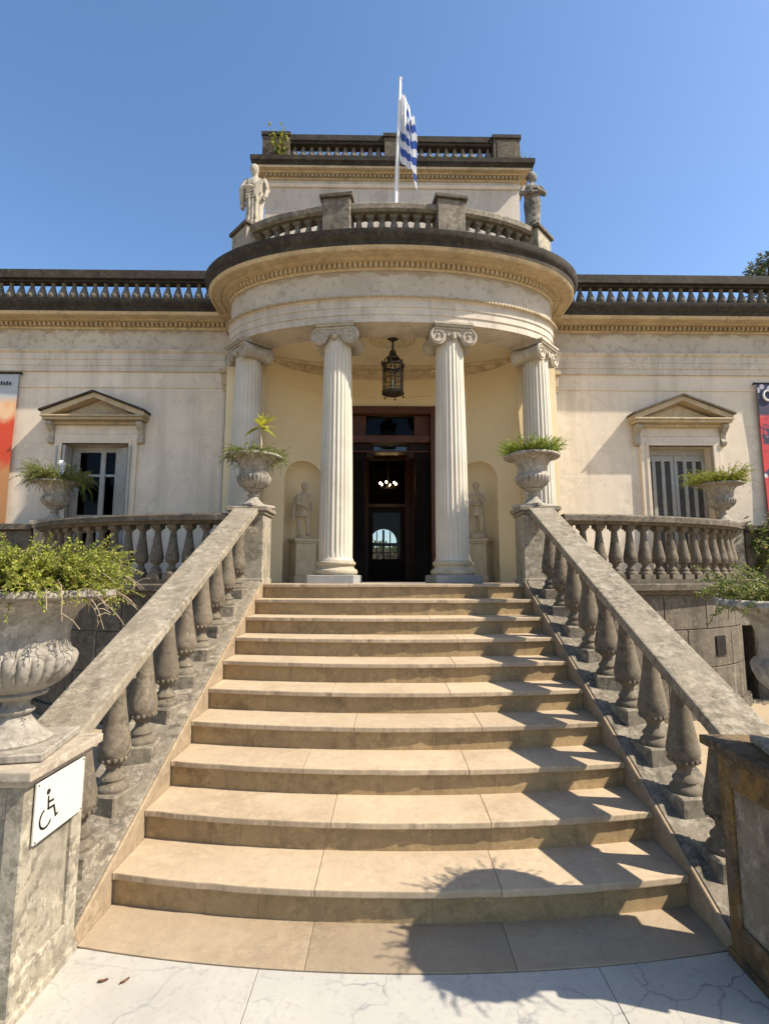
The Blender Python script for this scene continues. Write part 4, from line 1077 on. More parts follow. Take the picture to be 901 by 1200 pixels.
def hand(mb, c, d, s=.03):
    c = Vector(c); d = Vector(d).normalized(); side = d.orthogonal().normalized(); mb.ball(c, s, 10)
    for k in range(4): p = c + side*(k-1.5)*s*.45; mb.tube([p, p + d*s*1.2, p + d*s*2.0 + Vector((0, 0, -s*.4))], [s*.30, s*.26, s*.18], 6)
    mb.tube([c + side*s*.8, c + side*s*1.3 + d*s*.7], [s*.3, s*.22], 6)

# draped figure on the left porch pier: head bowed to the viewer's left, cloth over the arm
px, py, pnx, pny = pos4[0]; px += .06
s = root('rooftop_statue', 'pale draped statue with bowed head on the left end pier of the balcony', 'statue', V(px, py+.02, 6.715), ROT, 'statues on the porch roof'); s.scale = (.88,)*3
m = MB(); m.box(-.17, .17, -.15, .15, 0, .05)
loft(m, [(0, 0, .05, .155, .125), (0, 0, .15, .145, .115), (.0, 0, .35, .14, .11), (.01, 0, .55, .145, .115), (.01, .0, .66, .155, .12), (0, 0, .76, .135, .105), (0, .0, .85, .145, .105), (0, .01, .93, .165, .095), (0, .01, .985, .12, .075), (0, 0, 1.01, .05, .05)], 40, .05, 8)
limb(m, [(.15, 0, .95), (.205, .0, .78), (.19, -.07, .62)], [.052, .045, .036]); hand(m, (.185, -.085, .60), (-.3, -.3, -1), .03)
limb(m, [(-.15, 0, .95), (-.215, -.03, .80), (-.10, -.13, .75)], [.052, .046, .036]); hand(m, (-.07, -.14, .76), (1, -.2, .2), .03)
loft(m, [(-.20, -.02, .42, .03, .05), (-.21, -.02, .6, .045, .07), (-.20, -.03, .74, .06, .085), (-.19, -.03, .82, .05, .06)], 20, .06, 5)
for k in range(5): m.tube([(.13, -.10, .90-.05*k), (.0, -.135, .80-.06*k), (-.13, -.115, .76-.05*k)], .020, 8)
for k in range(3): m.tube([(-.07+.06*k, -.125, .60), (-.06+.055*k, -.125, .30), (-.07+.06*k, -.135, .08)], .022, 8)
limb(m, [(0, 0, 1.0), (-.01, -.015, 1.07)], [.05, .045]); head(m, (-.02, -.03, 1.135), .078, -.45, .35, True, True)
voxel('figure', m, M['statue'], s, .010, 4)
# draped figure on the right pier: arms folded, looking out to the right
px, py, pnx, pny = pos4[3]
s = root('rooftop_statue', 'dark stained draped statue looking sideways on the right end pier of the balcony', 'statue', V(px, py+.02, 6.715), ROT, 'statues on the porch roof'); s.scale = (.85,)*3
m = MB(); m.box(-.16, .16, -.15, .15, 0, .05)
loft(m, [(0, 0, .05, .14, .12), (0, 0, .2, .125, .11), (.0, 0, .42, .13, .11), (0, 0, .60, .145, .12), (0, .0, .74, .135, .11), (0, 0, .84, .14, .105), (0, .01, .92, .16, .095), (0, .01, .97, .11, .07), (0, 0, 1.0, .05, .05)], 40, .045, 7, 1.)
limb(m, [(.15, 0, .92), (.20, -.05, .78), (.04, -.15, .80)], [.055, .048, .038]); hand(m, (0, -.155, .81), (-1, 0, .2), .03)
limb(m, [(-.15, 0, .92), (-.20, -.05, .78), (-.05, -.16, .72)], [.055, .048, .038]); hand(m, (.0, -.165, .73), (1, 0, .4), .03)
for k in range(4): m.tube([(-.125, -.06, .50-.10*k), (.0, -.115, .56-.11*k), (.125, -.075, .76-.10*k)], [.012, .02, .012], 8)
limb(m, [(0, 0, .97), (.01, 0, 1.05)], [.05, .045]); head(m, (.015, -.01, 1.12), .08, 1.1, 0, True, True)
voxel('figure', m, M['statue_dark'], s, .010, 4)
# niche figures on their pedestals
def niche_pedestal(sx, label):
    x, y, nx, ny = apse(sx*UN); loc = V(x - nx*.02, y - ny*.02, 1.597)
    rt = root('statue_pedestal', label, 'pedestal', loc, ROT + atan2(-ny, -nx) + pi/2, 'pedestals in the porch niches')
    m = MB(); m.box(-.19, .19, -.16, .16, 0, .10); m.box(-.165, .165, -.14, .14, .10, .585); m.box(-.18, .18, -.155, .155, .585, .615); m.box(-.20, .20, -.17, .17, .615, .66)
    m.build('block', M['statue_porch'], rt, bevel=.006); return loc
LN = niche_pedestal(-1, 'plain square pedestal in the left porch niche under the tunic statue')
RN = niche_pedestal(1, 'plain square pedestal in the right porch niche under the brooding statue')
s = root('niche_statue', 'small statue in a short tunic, striding, standing in the left porch niche', 'statue', (LN.x, LN.y, LN.z+.662), ROT + .55, 'statues in the porch niches')
m = MB(); m.lathe([(.12, 0), (.125, .02), (.115, .04)], 20)
limb(m, [(-.055, .02, .04), (-.06, .03, .23), (-.045, .01, .44)], [.026, .036, .052]); limb(m, [(.075, -.01, .04), (.06, -.025, .24), (.04, .0, .44)], [.026, .036, .052])
m.ball((-.055, -.02, .05), .03, 8, .6); m.ball((.08, -.05, .05), .03, 8, .6)
loft(m, [(0, 0, .34, .115, .085), (0, 0, .42, .10, .078), (0, 0, .50, .075, .06), (0, 0, .58, .085, .062), (0, 0, .66, .10, .062), (0, .0, .70, .07, .05), (0, 0, .72, .03, .03)], 32, .06, 8)
limb(m, [(-.095, 0, .67), (-.12, -.03, .55), (.0, -.10, .49)], [.034, .028, .021]); hand(m, (.03, -.11, .48), (1, -.2, -.2), .02)
limb(m, [(.095, 0, .67), (.13, .0, .54), (.12, -.06, .44)], [.034, .028, .021]); hand(m, (.12, -.075, .43), (0, -.4, -1), .02)
m.tube([(-.10, .05, .66), (-.13, .08, .45), (-.15, .06, .28)], [.03, .045, .02], 10)
limb(m, [(0, 0, .71), (.0, -.005, .76)], [.032, .028]); head(m, (.005, -.012, .815), .055, .3, .1)
voxel('figure', m, M['statue_porch'], s, .008)
s = root('niche_statue', 'small brooding statue with hand to chin, standing in the right porch niche', 'statue', (RN.x, RN.y, RN.z+.662), ROT - .35, 'statues in the porch niches')
m = MB(); m.lathe([(.14, 0), (.145, .04), (.11, .09)], 20)
limb(m, [(-.05, .0, .09), (-.055, .015, .26), (-.045, .01, .45)], [.026, .037, .055]); limb(m, [(.055, -.02, .09), (.07, -.06, .27), (.04, .0, .45)], [.026, .037, .055])
m.ball((-.05, -.035, .10), .028, 8, .6); m.ball((.055, -.055, .10), .028, 8, .6)
m.tube([(-.11, .06, .08), (-.10, .06, .3), (-.09, .05, .42)], [.06, .05, .04], 10)
loft(m, [(0, 0, .42, .088, .07), (0, 0, .5, .08, .062), (0, -.005, .58, .085, .062), (0, -.012, .66, .10, .065), (0, -.02, .71, .075, .05), (0, -.025, .735, .03, .03)], 32, .02, 8)
loft(m, [(0, 0, .36, .09, .08), (0, 0, .44, .10, .08), (0, 0, .50, .09, .07)], 32, .07, 9)
limb(m, [(.095, -.015, .68), (.12, -.06, .55), (.04, -.115, .66)], [.034, .028, .021]); hand(m, (.03, -.115, .69), (-.2, .2, 1), .02)
limb(m, [(-.095, -.015, .68), (-.12, -.04, .55), (.02, -.10, .53)], [.034, .028, .021]); hand(m, (.05, -.105, .53), (1, 0, .2), .02)
limb(m, [(0, -.02, .72), (-.01, -.035, .77)], [.032, .028]); head(m, (-.015, -.05, .82), .055, -.3, .45)
voxel('figure', m, M['statue_porch'], s, .008)

# ------------------------------------------------------------------ flag
fx = V(.0, 6.62, 6.05)
fp = root('flagpole', 'white flagpole with a blue and white striped flag above the porch balcony', 'flag', fx, ROT)
TIP = Vector((.10, -.10, 2.72)); p0 = Vector((0, 0, 0))
def onpole(f): return p0 + (TIP-p0)*f
m = MB(); m.tube([onpole(f/10) for f in range(11)], [.030 - .012*f/10 for f in range(11)], 12); m.ball(onpole(1), .026, 12); m.build('pole', M['white_paint'], fp, smooth=40)
m = MB(); m.lathe([(.09, -.01), (.09, .03), (.04, .05), (.04, .14)], 16); m.build('pole_socket', M['iron'], fp)
m = MB(); m.tube([onpole(.98) + Vector((.02, 0, 0)), onpole(.6) + Vector((.035, 0, 0)), onpole(.1) + Vector((.03, -.01, 0))], .004, 5)
for f in (.18, .26): m.ball(onpole(f) + Vector((.03, -.01, 0)), .018, 8)
m.build('halyard', M['white_paint'], fp)
def flag_material():
    m, nt, b, out = newmat('striped_flag_cloth'); t = NT(nt)
    uv = t.n('ShaderNodeUVMap'); uv.uv_map = 'cloth'; sp = t.n('ShaderNodeSeparateXYZ'); nt.links.new(uv.outputs[0], sp.inputs[0])
    mu = t.n('ShaderNodeMath', operation='MULTIPLY'); mu.inputs[1].default_value = 4.5; nt.links.new(sp.outputs[1], mu.inputs[0])
    fr = t.n('ShaderNodeMath', operation='FRACT'); nt.links.new(mu.outputs[0], fr.inputs[0])
    gt = t.n('ShaderNodeMath', operation='GREATER_THAN'); gt.inputs[1].default_value = .5; nt.links.new(fr.outputs[0], gt.inputs[0])
    # no stripes on the canton next to the pole's top
    lx = t.n('ShaderNodeMath', operation='GREATER_THAN'); lx.inputs[1].default_value = .34; nt.links.new(sp.outputs[0], lx.inputs[0])
    ly = t.n('ShaderNodeMath', operation='GREATER_THAN'); ly.inputs[1].default_value = .55; nt.links.new(sp.outputs[1], ly.inputs[0])
    iv = t.n('ShaderNodeMath', operation='SUBTRACT'); iv.inputs[0].default_value = 1; nt.links.new(ly.outputs[0], iv.inputs[1])
    mx = t.n('ShaderNodeMath', operation='MAXIMUM'); nt.links.new(lx.outputs[0], mx.inputs[0]); nt.links.new(iv.outputs[0], mx.inputs[1])
    f = t.mul(gt.outputs[0], mx.outputs[0])
    col = t.mix(f, (.74, .74, .74), (.05, .11, .38)); nt.links.new(col, b.inputs['Base Color']); b.inputs['Roughness'].default_value = .8
    tr = t.n('ShaderNodeBsdfTranslucent'); nt.links.new(col, tr.inputs[0]); ms = t.n('ShaderNodeMixShader'); ms.inputs[0].default_value = .3
    nt.links.new(b.outputs[0], ms.inputs[1]); nt.links.new(tr.outputs[0], ms.inputs[2]); nt.links.new(ms.outputs[0], out.inputs[0]); return m
NU, NV = 26, 30
vs, uvs = [], []
for j in range(NV+1):
    v = j/NV                                           # 0 at hoist bottom, 1 at hoist top
    for i in range(NU+1):
        u = i/NU
        h0 = onpole(.56 + .37*v) + Vector((.03, 0, 0))
        out_ = .27*u*(1 - .15*u)*(.75 + .45*(1-v)); drop = .50*u**1.05
        fold = .07*sin(u*9 + v*2.2)*u**.5 + .03*sin(u*19 + v)
        vs.append((h0.x + out_ + .02*sin(v*5+u*4)*u, h0.y + fold, h0.z - drop - .02*sin(u*9))); uvs.append((u, v))
me = bpy.data.meshes.new('flag'); me.from_pydata(vs, [], [(j*(NU+1)+i, j*(NU+1)+i+1, (j+1)*(NU+1)+i+1, (j+1)*(NU+1)+i) for j in range(NV) for i in range(NU)])
ul = me.uv_layers.new(name='cloth')
for lp in me.loops: ul.data[lp.index].uv = uvs[lp.vertex_index]
me.materials.append(flag_material()); me.polygons.foreach_set('use_smooth', [True]*len(me.polygons))
o = bpy.data.objects.new('flag', me); COL.objects.link(o); o.parent = fp

# ------------------------------------------------------------------ lantern and chandelier
ln = root('porch_lantern', 'hexagonal iron and glass lantern hanging from the porch ceiling rose', 'lantern', V(.0, 6.88, 4.225), ROT + .3); ln.scale = (1.15,)*3
m = MB()
for q in range(6):
    a = q*pi/3; x, y = .125*cos(a), .125*sin(a); m.tube([(x, y, -.01), (x, y, .34)], .008, 6)
    m.tube([(x*1.05, y*1.05, .34), (x*.75, y*.75, .42), (x*.35, y*.35, .47), (x*.25, y*.25, .52)], [.008, .008, .008, .008], 6)
    m.ball((x*1.05, y*1.05, -.04), .014, 8); m.ball((x*1.12, y*1.12, .37), .013, 8, 1.6)
for z, r, t_ in ((0, .13, .018), (.34, .135, .018), (.17, .122, .006), (.05, .122, .006), (.30, .122, .006)):
    m.tube([(r*cos(2*pi*k/6), r*sin(2*pi*k/6), z) for k in range(7)], t_, 6)
m.lathe([(.005, .42), (.07, .42), (.075, .44), (.03, .50), (.035, .53), (.012, .55)], 16)
m.lathe([(.01, -.045), (.10, -.02), (.115, -.005), (.01, .0)], 6)
m.build('frame', M['bronze'], ln)
m = MB()
for q in range(6):
    a0, a1 = q*pi/3, (q+1)*pi/3; r = .122
    m.add([(r*cos(a0), r*sin(a0), .01), (r*cos(a1), r*sin(a1), .01), (r*cos(a1), r*sin(a1), .33), (r*cos(a0), r*sin(a0), .33)], [(0, 1, 2, 3)])
m.build('glass', M['lamp_glass'], ln)
m = MB(); m.lathe([(.022, .0), (.022, .1), (.008, .105)], 10); m.lathe([(.006, .105), (.016, .13), (.004, .17)], 10); m.build('candle', M['white_paint'], ln)
m = MB(); m.tube([(0, 0, .54), (0, 0, .695)], .007, 6)
for k in range(4): m.ball((0, 0, .57 + .035*k), .016, 8, 1.4)
m.lathe([(.01, .66), (.06, .68), (.075, .695), (.01, .697)], 16); m.build('chain', M['bronze'], ln)

ch = root('chandelier', 'small lit brass chandelier inside the dark entrance hall', 'chandelier', V(0, 9.9, 3.44), ROT)
m = MB(); m.tube([(0, 0, 1.64), (0, 0, .05)], .01, 6); m.lathe([(.005, -.07), (.035, -.05), (.02, 0), (.04, .05), (.01, .1)], 12)
for q in range(6):
    a = q*pi/3 + .3; m.tube([(0, 0, 0), (.08*cos(a), .08*sin(a), -.05), (.15*cos(a), .15*sin(a), -.02), (.16*cos(a), .16*sin(a), .02)], .007, 6)
m.build('frame', M['bronze'], ch)
for q in range(6):
    m = MB(); a = q*pi/3 + .3; m.ball((.16*cos(a), .16*sin(a), .05), .019, 10, 1.2); m.build('bulb', M['bulb'], ch, smooth=60)

# floodlights on the cornice
for sx, lab in ((-1, 'small black floodlight on the porch cornice, left end'), (1, 'small black floodlight on the porch cornice, right end')):
    f = root('floodlight', lab, 'floodlight', V(sx*2.46, 6.86, 6.065), ROT + sx*.6, 'floodlights on the porch cornice')
    m = MB(); m.box(-.05, .05, -.03, .03, .06, .14); m.build('housing', M['floodlight'], f, bevel=.006)
    m = MB(); m.box(-.06, -.053, -.01, .01, 0, .11); m.box(.053, .06, -.01, .01, 0, .11); m.box(-.06, .06, -.012, .012, -.005, .006); m.build('bracket', M['floodlight'], f)

# ------------------------------------------------------------------ banners
def banner_material(name, kind):
    m, nt, b, out = newmat(name); t = NT(nt); v = t.coord(rnd=False)
    sp = t.n('ShaderNodeSeparateXYZ'); nt.links.new(v, sp.inputs[0])
    if kind == 'orange':
        nz = t.noise(t.coord((2.5, 1, .8), False), 1.6, 6, .6, .8)
        col = t.mix(t.ramp(nz, .35, .6), (.62, .24, .07), (.62, .40, .22))
        sm = t.n('ShaderNodeMath', operation='MULTIPLY_ADD'); sm.inputs[1].default_value = .5; nt.links.new(nz, sm.inputs[0]); nt.links.new(sp.outputs[2], sm.inputs[2])
        red = t.mul(t.ramp(sm.outputs[0], -.62, -.50), t.ramp(sm.outputs[0], .10, .0)); 
        col = t.mix(t.ramp(sm.outputs[0], -.40, -.55), col, (.50, .05, .012))
        col = t.mix(t.ramp(sm.outputs[0], -1.15, -1.35), col, (.45, .20, .07))
        col = t.mix(t.ramp(sp.outputs[2], -.50, -.36), col, (.36, .38, .37))
    else:
        vo = t.n('ShaderNodeTexVoronoi'); vo.inputs['Scale'].default_value = 6.5; nt.links.new(v, vo.inputs['Vector'])
        col = t.mix(t.ramp(vo.outputs['Distance'], .30, .40), (.62, .60, .58), (.025, .022, .05))
        nz = t.noise(v, 5, 5, .6); col = t.mix(t.ramp(nz, .58, .62), col, (.05, .05, .13))
        red = t.ramp(sp.outputs[2], -.50, -.55); col = t.mix(t.mul(red, t.ramp(nz, .40, .44)), col, (.52, .03, .03))
    nt.links.new(col, b.inputs['Base Color']); b.inputs['Roughness'].default_value = .6; return m
for nm, x0, x1, zt, kind, lab in (('orange', -7.2, -5.95, 4.90, 'orange', 'orange and red vertical banner with a grey top on the left wing'),
                                  ('red', 5.98, 7.2, 4.80, 'dark', 'dark patterned banner with red lower part on the right wing')):
    c = V((x0+x1)/2, WY-.06, zt); bn = root('banner', lab, 'banner', c, ROT, 'banners on the facade')
    hw = (x1-x0)/2; n = 24; m = MB(); vs = []
    for j in range(n+1):
        for i in range(9):
            x = -hw + 2*hw*i/8; z = -2.6*j/n
            vs.append((x, .010*sin(z*2.3 + x*3) - .004, z))
    vs += [(x, y+.004, z) for x, y, z in vs]; k = 9*(n+1)
    fs = [(j*9+i, j*9+i+1, (j+1)*9+i+1, (j+1)*9+i) for j in range(n) for i in range(8)]; fs += [tuple(k+q for q in f[::-1]) for f in fs]
    m.add(vs, fs); m.build('cloth', banner_material('banner_print_' + nm, kind), bn, smooth=60)
    m = MB(); m.tube([(-hw, 0, -2.62), (hw, 0, -2.62)], .015, 8); m.build('rod', M['iron'], bn)
    m = MB(); m.tube([(-hw-.05, 0, .015), (hw+.05, 0, .015)], .018, 8)
    for x in (-hw-.02, hw+.02): m.tube([(x, 0, .015), (x, .06, .015)], .010, 6)
    m.build('rod', M['iron'], bn)
    if kind == 'orange':
        m = MB()
        for k in range(4): m.box(hw-.26+.045*k, hw-.235+.045*k, -.019, -.016, -.19, -.13 - .015*(k % 2)); 
        m.box(hw-.48, hw-.44, -.019, -.016, -.20, -.12); m.build('printed_mark', M['black_paint'], bn)
    else:
        m = MB(); m.tube([(-hw+.16 + .075*cos(2*pi*k/20), -.017, -.19 + .085*sin(2*pi*k/20)) for k in range(21)], .020, 6); m.build('printed_ring', M['white_paint'], bn)

# white shape added over the left terrace urn, standing for a sunlit shutter fragment
wf = root('sunlit_shutter_standin', 'small white slender figurine in place of a sunlit shutter fragment at the left window, above the fern', 'standin', V(-4.92, 7.60, 1.594))
m = MB(); m.lathe([(.12, 0), (.12, .06), (.085, .09), (.075, .8), (.10, .85), (.10, .9)], 16); m.build('stand', M['urn'], wf, smooth=40)
m = MB(); loft(m, [(0, 0, .88, .07, .06), (0, 0, 1.2, .075, .06), (0, 0, 1.5, .085, .06), (0, 0, 1.64, .075, .055), (0, 0, 1.69, .04, .035)], 20, .03, 6)
m.ball((-.01, -.01, 1.75), .06, 14, 1.15); m.ball((-.05, -.03, 1.745), .02, 8)
voxel('figure', m, M['white_paint'], wf, .011)  # body of the added shape, white like the sunlit shutter

# ------------------------------------------------------------------ plants
def leaflet(vs, fs, p, d, L, W, nrm):
    o = len(vs); s_ = d.cross(nrm); s_ = s_.normalized() if s_.length > 1e-6 else d.orthogonal().normalized()
    m_ = p + d*L*.45
    vs += [tuple(p), tuple(m_ + s_*W), tuple(p + d*L), tuple(m_ - s_*W)]; fs.append((o, o+1, o+2, o+3))
def fern(name, label, loc, rad, n, length, lf, mat, seed, up=.75, droop=1.0, bias=(0, 0), per=46, twigs=0, cat='fern', group='ferns in the stone urns', hmin=.35, trail=0, scale=1., lw=.16):
    """mass of feathery arching fronds"""
    rnd = random.Random(seed)
    rt = root(name, label, cat, loc, 0, group)
    vs, fs, st_ = [], [], MB()
    for k in range(n):
        a = rnd.uniform(0, 2*pi); r0 = rad*sqrt(rnd.random())*.8
        p = Vector((r0*cos(a), r0*sin(a), rnd.uniform(-.01, .03)))
        aa = a + rnd.uniform(-.7, .7)
        L = length*rnd.uniform(.45, 1.15); e = rnd.uniform(hmin, 1.2)*up
        d = Vector((cos(aa) + bias[0], sin(aa) + bias[1], e*1.5)).normalized()
        if k < trail: d = Vector((cos(aa)*.6 + bias[0]*2, sin(aa)*.6 + bias[1]*2, .35)).normalized(); L *= 1.35
        pts = [p.copy()]; steps = 12; dd = d.copy(); dr = droop*rnd.uniform(.5, 1.5)*(2.2 if k < trail else 1)
        for q in range(steps):
            dd = (dd + Vector((rnd.uniform(-.08, .08), rnd.uniform(-.08, .08), -dr*.12*(q/steps+.25)))).normalized(); pts.append(pts[-1] + dd*L/steps)
        st_.tube(pts[::2], [.0022*scale*(1-.09*j) for j in range(len(pts[::2]))], 4)
        for q in range(per):
            f = .12 + .88*q/per; x = f*steps; j = min(int(x), steps-1); pp = pts[j].lerp(pts[j+1], x-j)
            t_ = (pts[j+1]-pts[j]).normalized(); s_ = t_.orthogonal().normalized()
            s_ = Matrix.Rotation(rnd.uniform(0, 2*pi), 3, t_) @ s_
            dd2 = (s_ + t_*rnd.uniform(.2, .9)).normalized()
            leaflet(vs, fs, pp, dd2, lf*rnd.uniform(.6, 1.3)*(1.1-.5*f), lf*lw*rnd.uniform(.7, 1.3), Vector((rnd.uniform(-1, 1), rnd.uniform(-1, 1), rnd.uniform(-.5, 1))).normalized())
    m = MB(); m.add(vs, fs); fo = m.build('foliage', mat, rt)
    st_.build('stems', M['stem'], rt)
    if twigs:
        tw = MB()
        for k in range(twigs):
            a = rnd.uniform(-.9, .7) if rnd.random() < .7 else rnd.uniform(0, 6.28)
            p = Vector((rad*.5*cos(a), rad*.5*sin(a), .08)); dd = Vector((cos(a)*rnd.uniform(.5, 1.2), sin(a), rnd.uniform(.1, .8))).normalized(); L = length*rnd.uniform(.5, 1.25); pts = [p]
            for q in range(9):
                dd = (dd + Vector((rnd.uniform(-.2, .2), rnd.uniform(-.2, .2), -.16))).normalized(); pts.append(pts[-1] + dd*L/9)
            tw.tube(pts, [.0035*scale*(1-.08*j) for j in range(10)], 5)
            for q in range(3):
                j = rnd.randint(3, 8); e = pts[j] + Vector((rnd.uniform(-.07, .07), rnd.uniform(-.07, .07), rnd.uniform(-.08, .03))); tw.tube([pts[j], pts[j].lerp(e, .6) + Vector((0, 0, .01)), e], .0016*scale, 4)
        tw.build('dry_twigs', M['twig'], rt)
    return rt
def top(u, dz=0): return Vector(u.location) + Vector((0, 0, .60*u.scale.x + dz))
fern('fern', 'big bushy light green fern with dry twigs in the large left urn', top(UR['ll']), .26, 900, .33, .023, M['fern'], 1, 1.2, 1.3, (-.03, .0), 46, 40, hmin=.25, scale=1.2, lw=.17)
fern('fern', 'sparse green fern with pale hanging stems in the large right urn', top(UR['lr']), .27, 260, .26, .023, M['fern_dark'], 2, .95, 1.4, (-.02, 0), 42, 16, hmin=.25, scale=1.2, lw=.17)
fern('fern', 'pale fern trailing over the rim of the left landing post urn', top(UR['ml']), .30, 330, .25, .026, M['fern_dark'], 3, .8, 1.6, (.05, 0), 28, 4, trail=34, lw=.22)
fern('fern', 'short dense lime green fern in the right landing post urn', top(UR['mr']), .31, 480, .25, .026, M['fern_lime'], 4, 1.2, .8, (-.06, 0), 28, 0, hmin=.5, lw=.22)
fern('fern', 'feathery yellowish fern in the left terrace pier urn', top(UR['tl']), .29, 460, .37, .030, M['fern_dark'], 5, 1.15, 1.4, (.06, 0), 30, 6, trail=30, lw=.22)
fern('fern', 'wispy green fern leaning left in the right terrace pier urn', top(UR['tr']), .27, 340, .37, .030, M['fern'], 6, 1.0, 1.1, (-.22, 0), 30, 6, lw=.22)

# young plant with strap leaves in the left post urn
sp_ = root('sprouting_plant', 'young plant with yellow strap leaves on a thin stem in the left post urn', 'plant', top(UR['ml']) + Vector((.07, -.02, -.02)))
m = MB(); m.tube([(0, 0, 0), (.005, 0, .12), (.0, .0, .27)], [.014, .012, .012], 8); m.build('stem', M['twig'], sp_); sp_.scale = (1.5, 1.5, 1.55)
vs, fs = [], []; rnd = random.Random(5)
for k in range(17):
    a = 2*pi*k/17*2.4; e = rnd.uniform(.05, 1.5); d = Vector((cos(a)*cos(e), sin(a)*cos(e), sin(e))); L = rnd.uniform(.14, .22); s_ = d.cross(Vector((0, 0, 1))).normalized(); p = Vector((0, 0, .26)); o = len(vs)
    for j in range(7):
        f = j/6; w_ = .020*sin(pi*(.12+.86*f)); c = p + d*L*f + Vector((0, 0, -.07*f*f)); up_ = Vector((0, 0, .006))
        vs += [tuple(c - s_*w_ + up_), tuple(c), tuple(c + s_*w_ + up_)]
    for j in range(6): fs += [(o+3*j, o+3*j+1, o+3*j+4, o+3*j+3), (o+3*j+1, o+3*j+2, o+3*j+5, o+3*j+4)]
m = MB(); m.add(vs, fs); m.build('leaves', M['sprout'], sp_, smooth=60)

def broad_plant(name, label, cat, loc, n, H, spread, leafL, leafW, mat, seed, rz=0., box=None, group=None):
    rnd = random.Random(seed); rt = root(name, label, cat, loc, rz, group); vs, fs, sm = [], [], MB()
    for k in range(n):
        if box: p = Vector((rnd.uniform(-box[0], box[0]), rnd.uniform(-box[1], box[1]), rnd.uniform(0, box[2])))
        else: p = Vector((rnd.uniform(-.06, .06), rnd.uniform(-.03, .03), 0))
        h = H*rnd.uniform(.45, 1.1); q = p + Vector((rnd.uniform(-spread, spread), rnd.uniform(-spread, spread) - (.04 if box else 0), h)); md2 = p.lerp(q, .5) + Vector((rnd.uniform(-.02, .02), 0, .02))
        sm.tube([p, md2, q], [.005, .004, .002], 5)
        for j in range(9):
            f = .15 + .85*j/8; c = p.lerp(md2, f*2) if f < .5 else md2.lerp(q, f*2-1); a = rnd.uniform(0, 6.28)
            d = Vector((cos(a), sin(a), rnd.uniform(-.2, .7))).normalized(); leaflet(vs, fs, c, d, leafL*rnd.uniform(.6, 1.2), leafW*rnd.uniform(.7, 1.2), Vector((rnd.uniform(-.4, .4), -.6, 1)).normalized())
    m = MB(); m.add(vs, fs); m.build('leaves', mat, rt); sm.build('stems', M['stem'], rt); return rt
broad_plant('parapet_weed', 'leafy weed growing on the left corner of the attic balustrade', 'weed', V(-1.92, AP-.16, 8.885), 12, .46, .16, .10, .022, M['fern'], 3)
broad_plant('parapet_weed', 'thin bare weed growing beside the right corner of the attic', 'weed', V(2.38, AP-.05, 8.85), 4, .30, .10, .05, .008, M['fern_dark'], 4)
broad_plant('ivy', 'ivy and weeds hanging over the low wall beyond the right terrace pier', 'ivy', V(TX+1.3, TY-.17, 1.55), 150, .26, .12, .09, .026, M['ivy'], 9, ROT, (1.05, .05, .78))
broad_plant('shrub', 'small sunlit leafy shrub beside the left garden wall', 'shrub', V(-TX-.55, TY-.45, .0), 70, 1.5, .28, .10, .028, M['ivy'], 10, ROT, (.3, .18, .9))
broad_plant('shrub', 'yellow green shrub at the far right edge before the wing wall', 'shrub', V(6.35, 6.9, .9), 34, 1.5, .45, .16, .018, M['sprout'], 12, ROT, (.2, .1, .3))

# hedge behind the house, seen through the arched window
hd = root('hedge', 'green hedge seen through the arched window at the end of the hall', 'hedge', (0, 24, 0))
vs, fs = [], []; rnd = random.Random(2)
for k in range(3500):
    p = Vector((rnd.uniform(-4, 4), rnd.uniform(-.5, .5), rnd.uniform(0, 3.3))); d = Vector((rnd.uniform(-1, 1), rnd.uniform(-1, .2), rnd.uniform(-.5, 1))).normalized(); leaflet(vs, fs, p, d, .2, .06, Vector((rnd.uniform(-1, 1), -1, rnd.uniform(-1, 1))))
m = MB(); m.add(vs, fs); m.build('leaves', M['hedge'], hd)
m = MB(); m.box(-4, 4, -.3, .3, 0, 3.0); m.build('branches', M['trunk'], hd)

# tree beyond the right wing: tall bare trunk, tufted drooping foliage
PX, PYY, PH = 13.15, 16.5, 12.0
pt = root('tree', 'tall dark tree with drooping tufted foliage rising behind the roof of the right wing', 'tree', (PX, PYY, 0))
rnd = random.Random(8); vs, fs, rb = [], [], MB()
m = MB(); m.tube([(0, 0, 0), (.1, 0, 5), (.05, 0, 9), (-.1, 0, 11.2), (-.15, 0, 12.2)], [.26, .20, .16, .12, .05], 12); m.build('trunk', M['trunk'], pt, smooth=40)
tufts = [(-.62, 0, 12.15), (-.42, .2, 11.7), (-.75, -.1, 11.75), (-.1, .1, 12.55), (.25, 0, 12.75), (.5, .3, 12.3), (.2, -.3, 12.2), (.7, 0, 12.6), (.9, .2, 11.9), (-.25, -.2, 12.05), (.45, -.2, 11.6), (1.1, 0, 12.4), (.1, .2, 11.4), (-.55, .1, 11.2), (.75, .1, 11.2)]
for tx, ty, tz in tufts:
    c = Vector((tx, ty, tz)); base = Vector((-.1 + rnd.uniform(-.03, .03), 0, tz - rnd.uniform(.5, .9))); rb.tube([base, base.lerp(c, .55) + Vector((0, 0, .08)), c], [.045, .03, .012], 6)
    for k in range(52):
        a = rnd.uniform(0, 6.28); e = rnd.uniform(-.9, 1.2); d = Vector((cos(a)*cos(e), sin(a)*cos(e), sin(e))); q = c + d*rnd.uniform(.02, .20)
        for j in range(6):
            dd = (d + Vector((rnd.uniform(-.6, .6), rnd.uniform(-.6, .6), -.35 + rnd.uniform(-.5, .4)))).normalized(); leaflet(vs, fs, q + d*.03*j, dd, rnd.uniform(.10, .20), .018, Vector((rnd.uniform(-1, 1), -1, rnd.uniform(-1, 1))))
m = MB(); m.add(vs, fs); cr = m.build('crown', M['palm'], pt); rb.build('limbs', M['trunk'], cr)

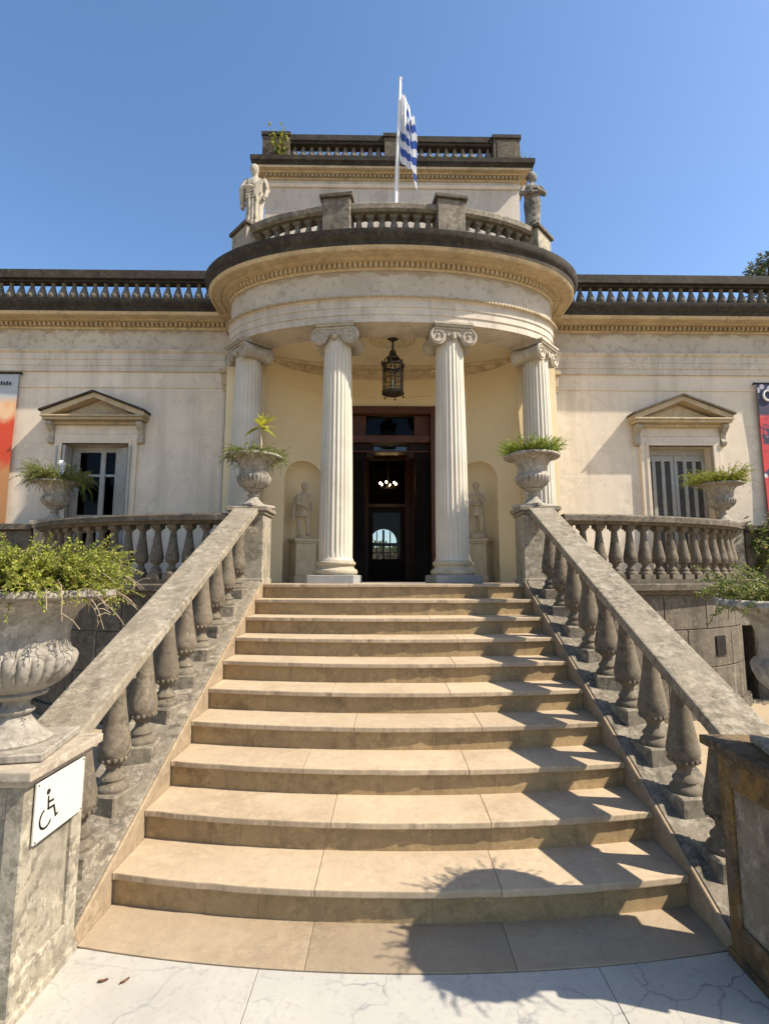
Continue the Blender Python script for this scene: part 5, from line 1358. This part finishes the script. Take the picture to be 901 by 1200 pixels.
# two dead leaves on the marble
LX1, LX2 = (-1.16, 2.369), (-1.253, 2.368)
for (x, y, r_, lab) in ((LX1[0], LX1[1], .9, 'curled brown leaf on the white marble, nearer to the sandstone slab'), (LX2[0], LX2[1], .35, 'curled brown leaf on the white marble, nearer to the left pedestal')):
    f = MB(); vs = []
    for j in range(7):
        t_ = j/6; w_ = .007*sin(pi*(.06+.9*t_)); y_ = .010*(t_-.5)**2; vs += [(-.02+.04*t_, y_-w_, .006+.006*abs(t_-.5)), (-.02+.04*t_, y_, .001), (-.02+.04*t_, y_+w_, .006+.006*abs(t_-.5))]
    f.add(vs, [q for j in range(6) for q in ((3*j, 3*j+1, 3*j+4, 3*j+3), (3*j+1, 3*j+2, 3*j+5, 3*j+4))])
    o = f.build('fallen_leaf', M['dead'], smooth=60); o.location = (x, y, -.002); o.rotation_euler = (0, 0, r_); tag(o, lab, 'leaf', 'fallen leaves on the marble')

# ------------------------------------------------------------------ light, sky, camera
Ldir = Vector((-.86, .24, -1.0)).normalized()
sd = bpy.data.lights.new('sun', 'SUN'); sd.energy = 5.0; sd.angle = radians(.53); sd.color = (1, .92, .79)
so_ = bpy.data.objects.new('sun', sd); COL.objects.link(so_); so_.rotation_euler = Ldir.to_track_quat('-Z', 'Y').to_euler(); so_.location = (9, -4, 14)
w = bpy.data.worlds.new('World'); scene.world = w; w.use_nodes = True; nt = w.node_tree
bg = nt.nodes.get('Background') or nt.nodes.new('ShaderNodeBackground')
sky = nt.nodes.new('ShaderNodeTexSky'); sky.sky_type = 'NISHITA'; sky.sun_disc = False
S = -Ldir; sky.sun_elevation = math.asin(S.z); sky.sun_rotation = atan2(S.x, S.y)
sky.air_density = 1.0; sky.dust_density = 1.0; sky.ozone_density = 2.2
hs = nt.nodes.new('ShaderNodeHueSaturation'); hs.inputs['Saturation'].default_value = 1.12
nt.links.new(sky.outputs[0], hs.inputs['Color']); nt.links.new(hs.outputs[0], bg.inputs[0]); bg.inputs[1].default_value = .125
cd = bpy.data.cameras.new('camera'); cam = bpy.data.objects.new('camera', cd); COL.objects.link(cam); scene.camera = cam
cd.sensor_fit = 'VERTICAL'; cd.sensor_height = 36; cd.lens = 18.0; cd.clip_end = 500; cd.clip_start = .02
cam.location = (-.053, 0, 1.689); cam.rotation_euler = (radians(90) + math.atan(75/600), 0, math.atan(4.8/600))
scene.view_settings.view_transform = 'Standard'; scene.view_settings.look = 'None'; scene.view_settings.gamma = 1
scene.view_settings.exposure = 0.92
scene.cycles.max_bounces = 10; scene.cycles.diffuse_bounces = 6; scene.cycles.transparent_max_bounces = 16
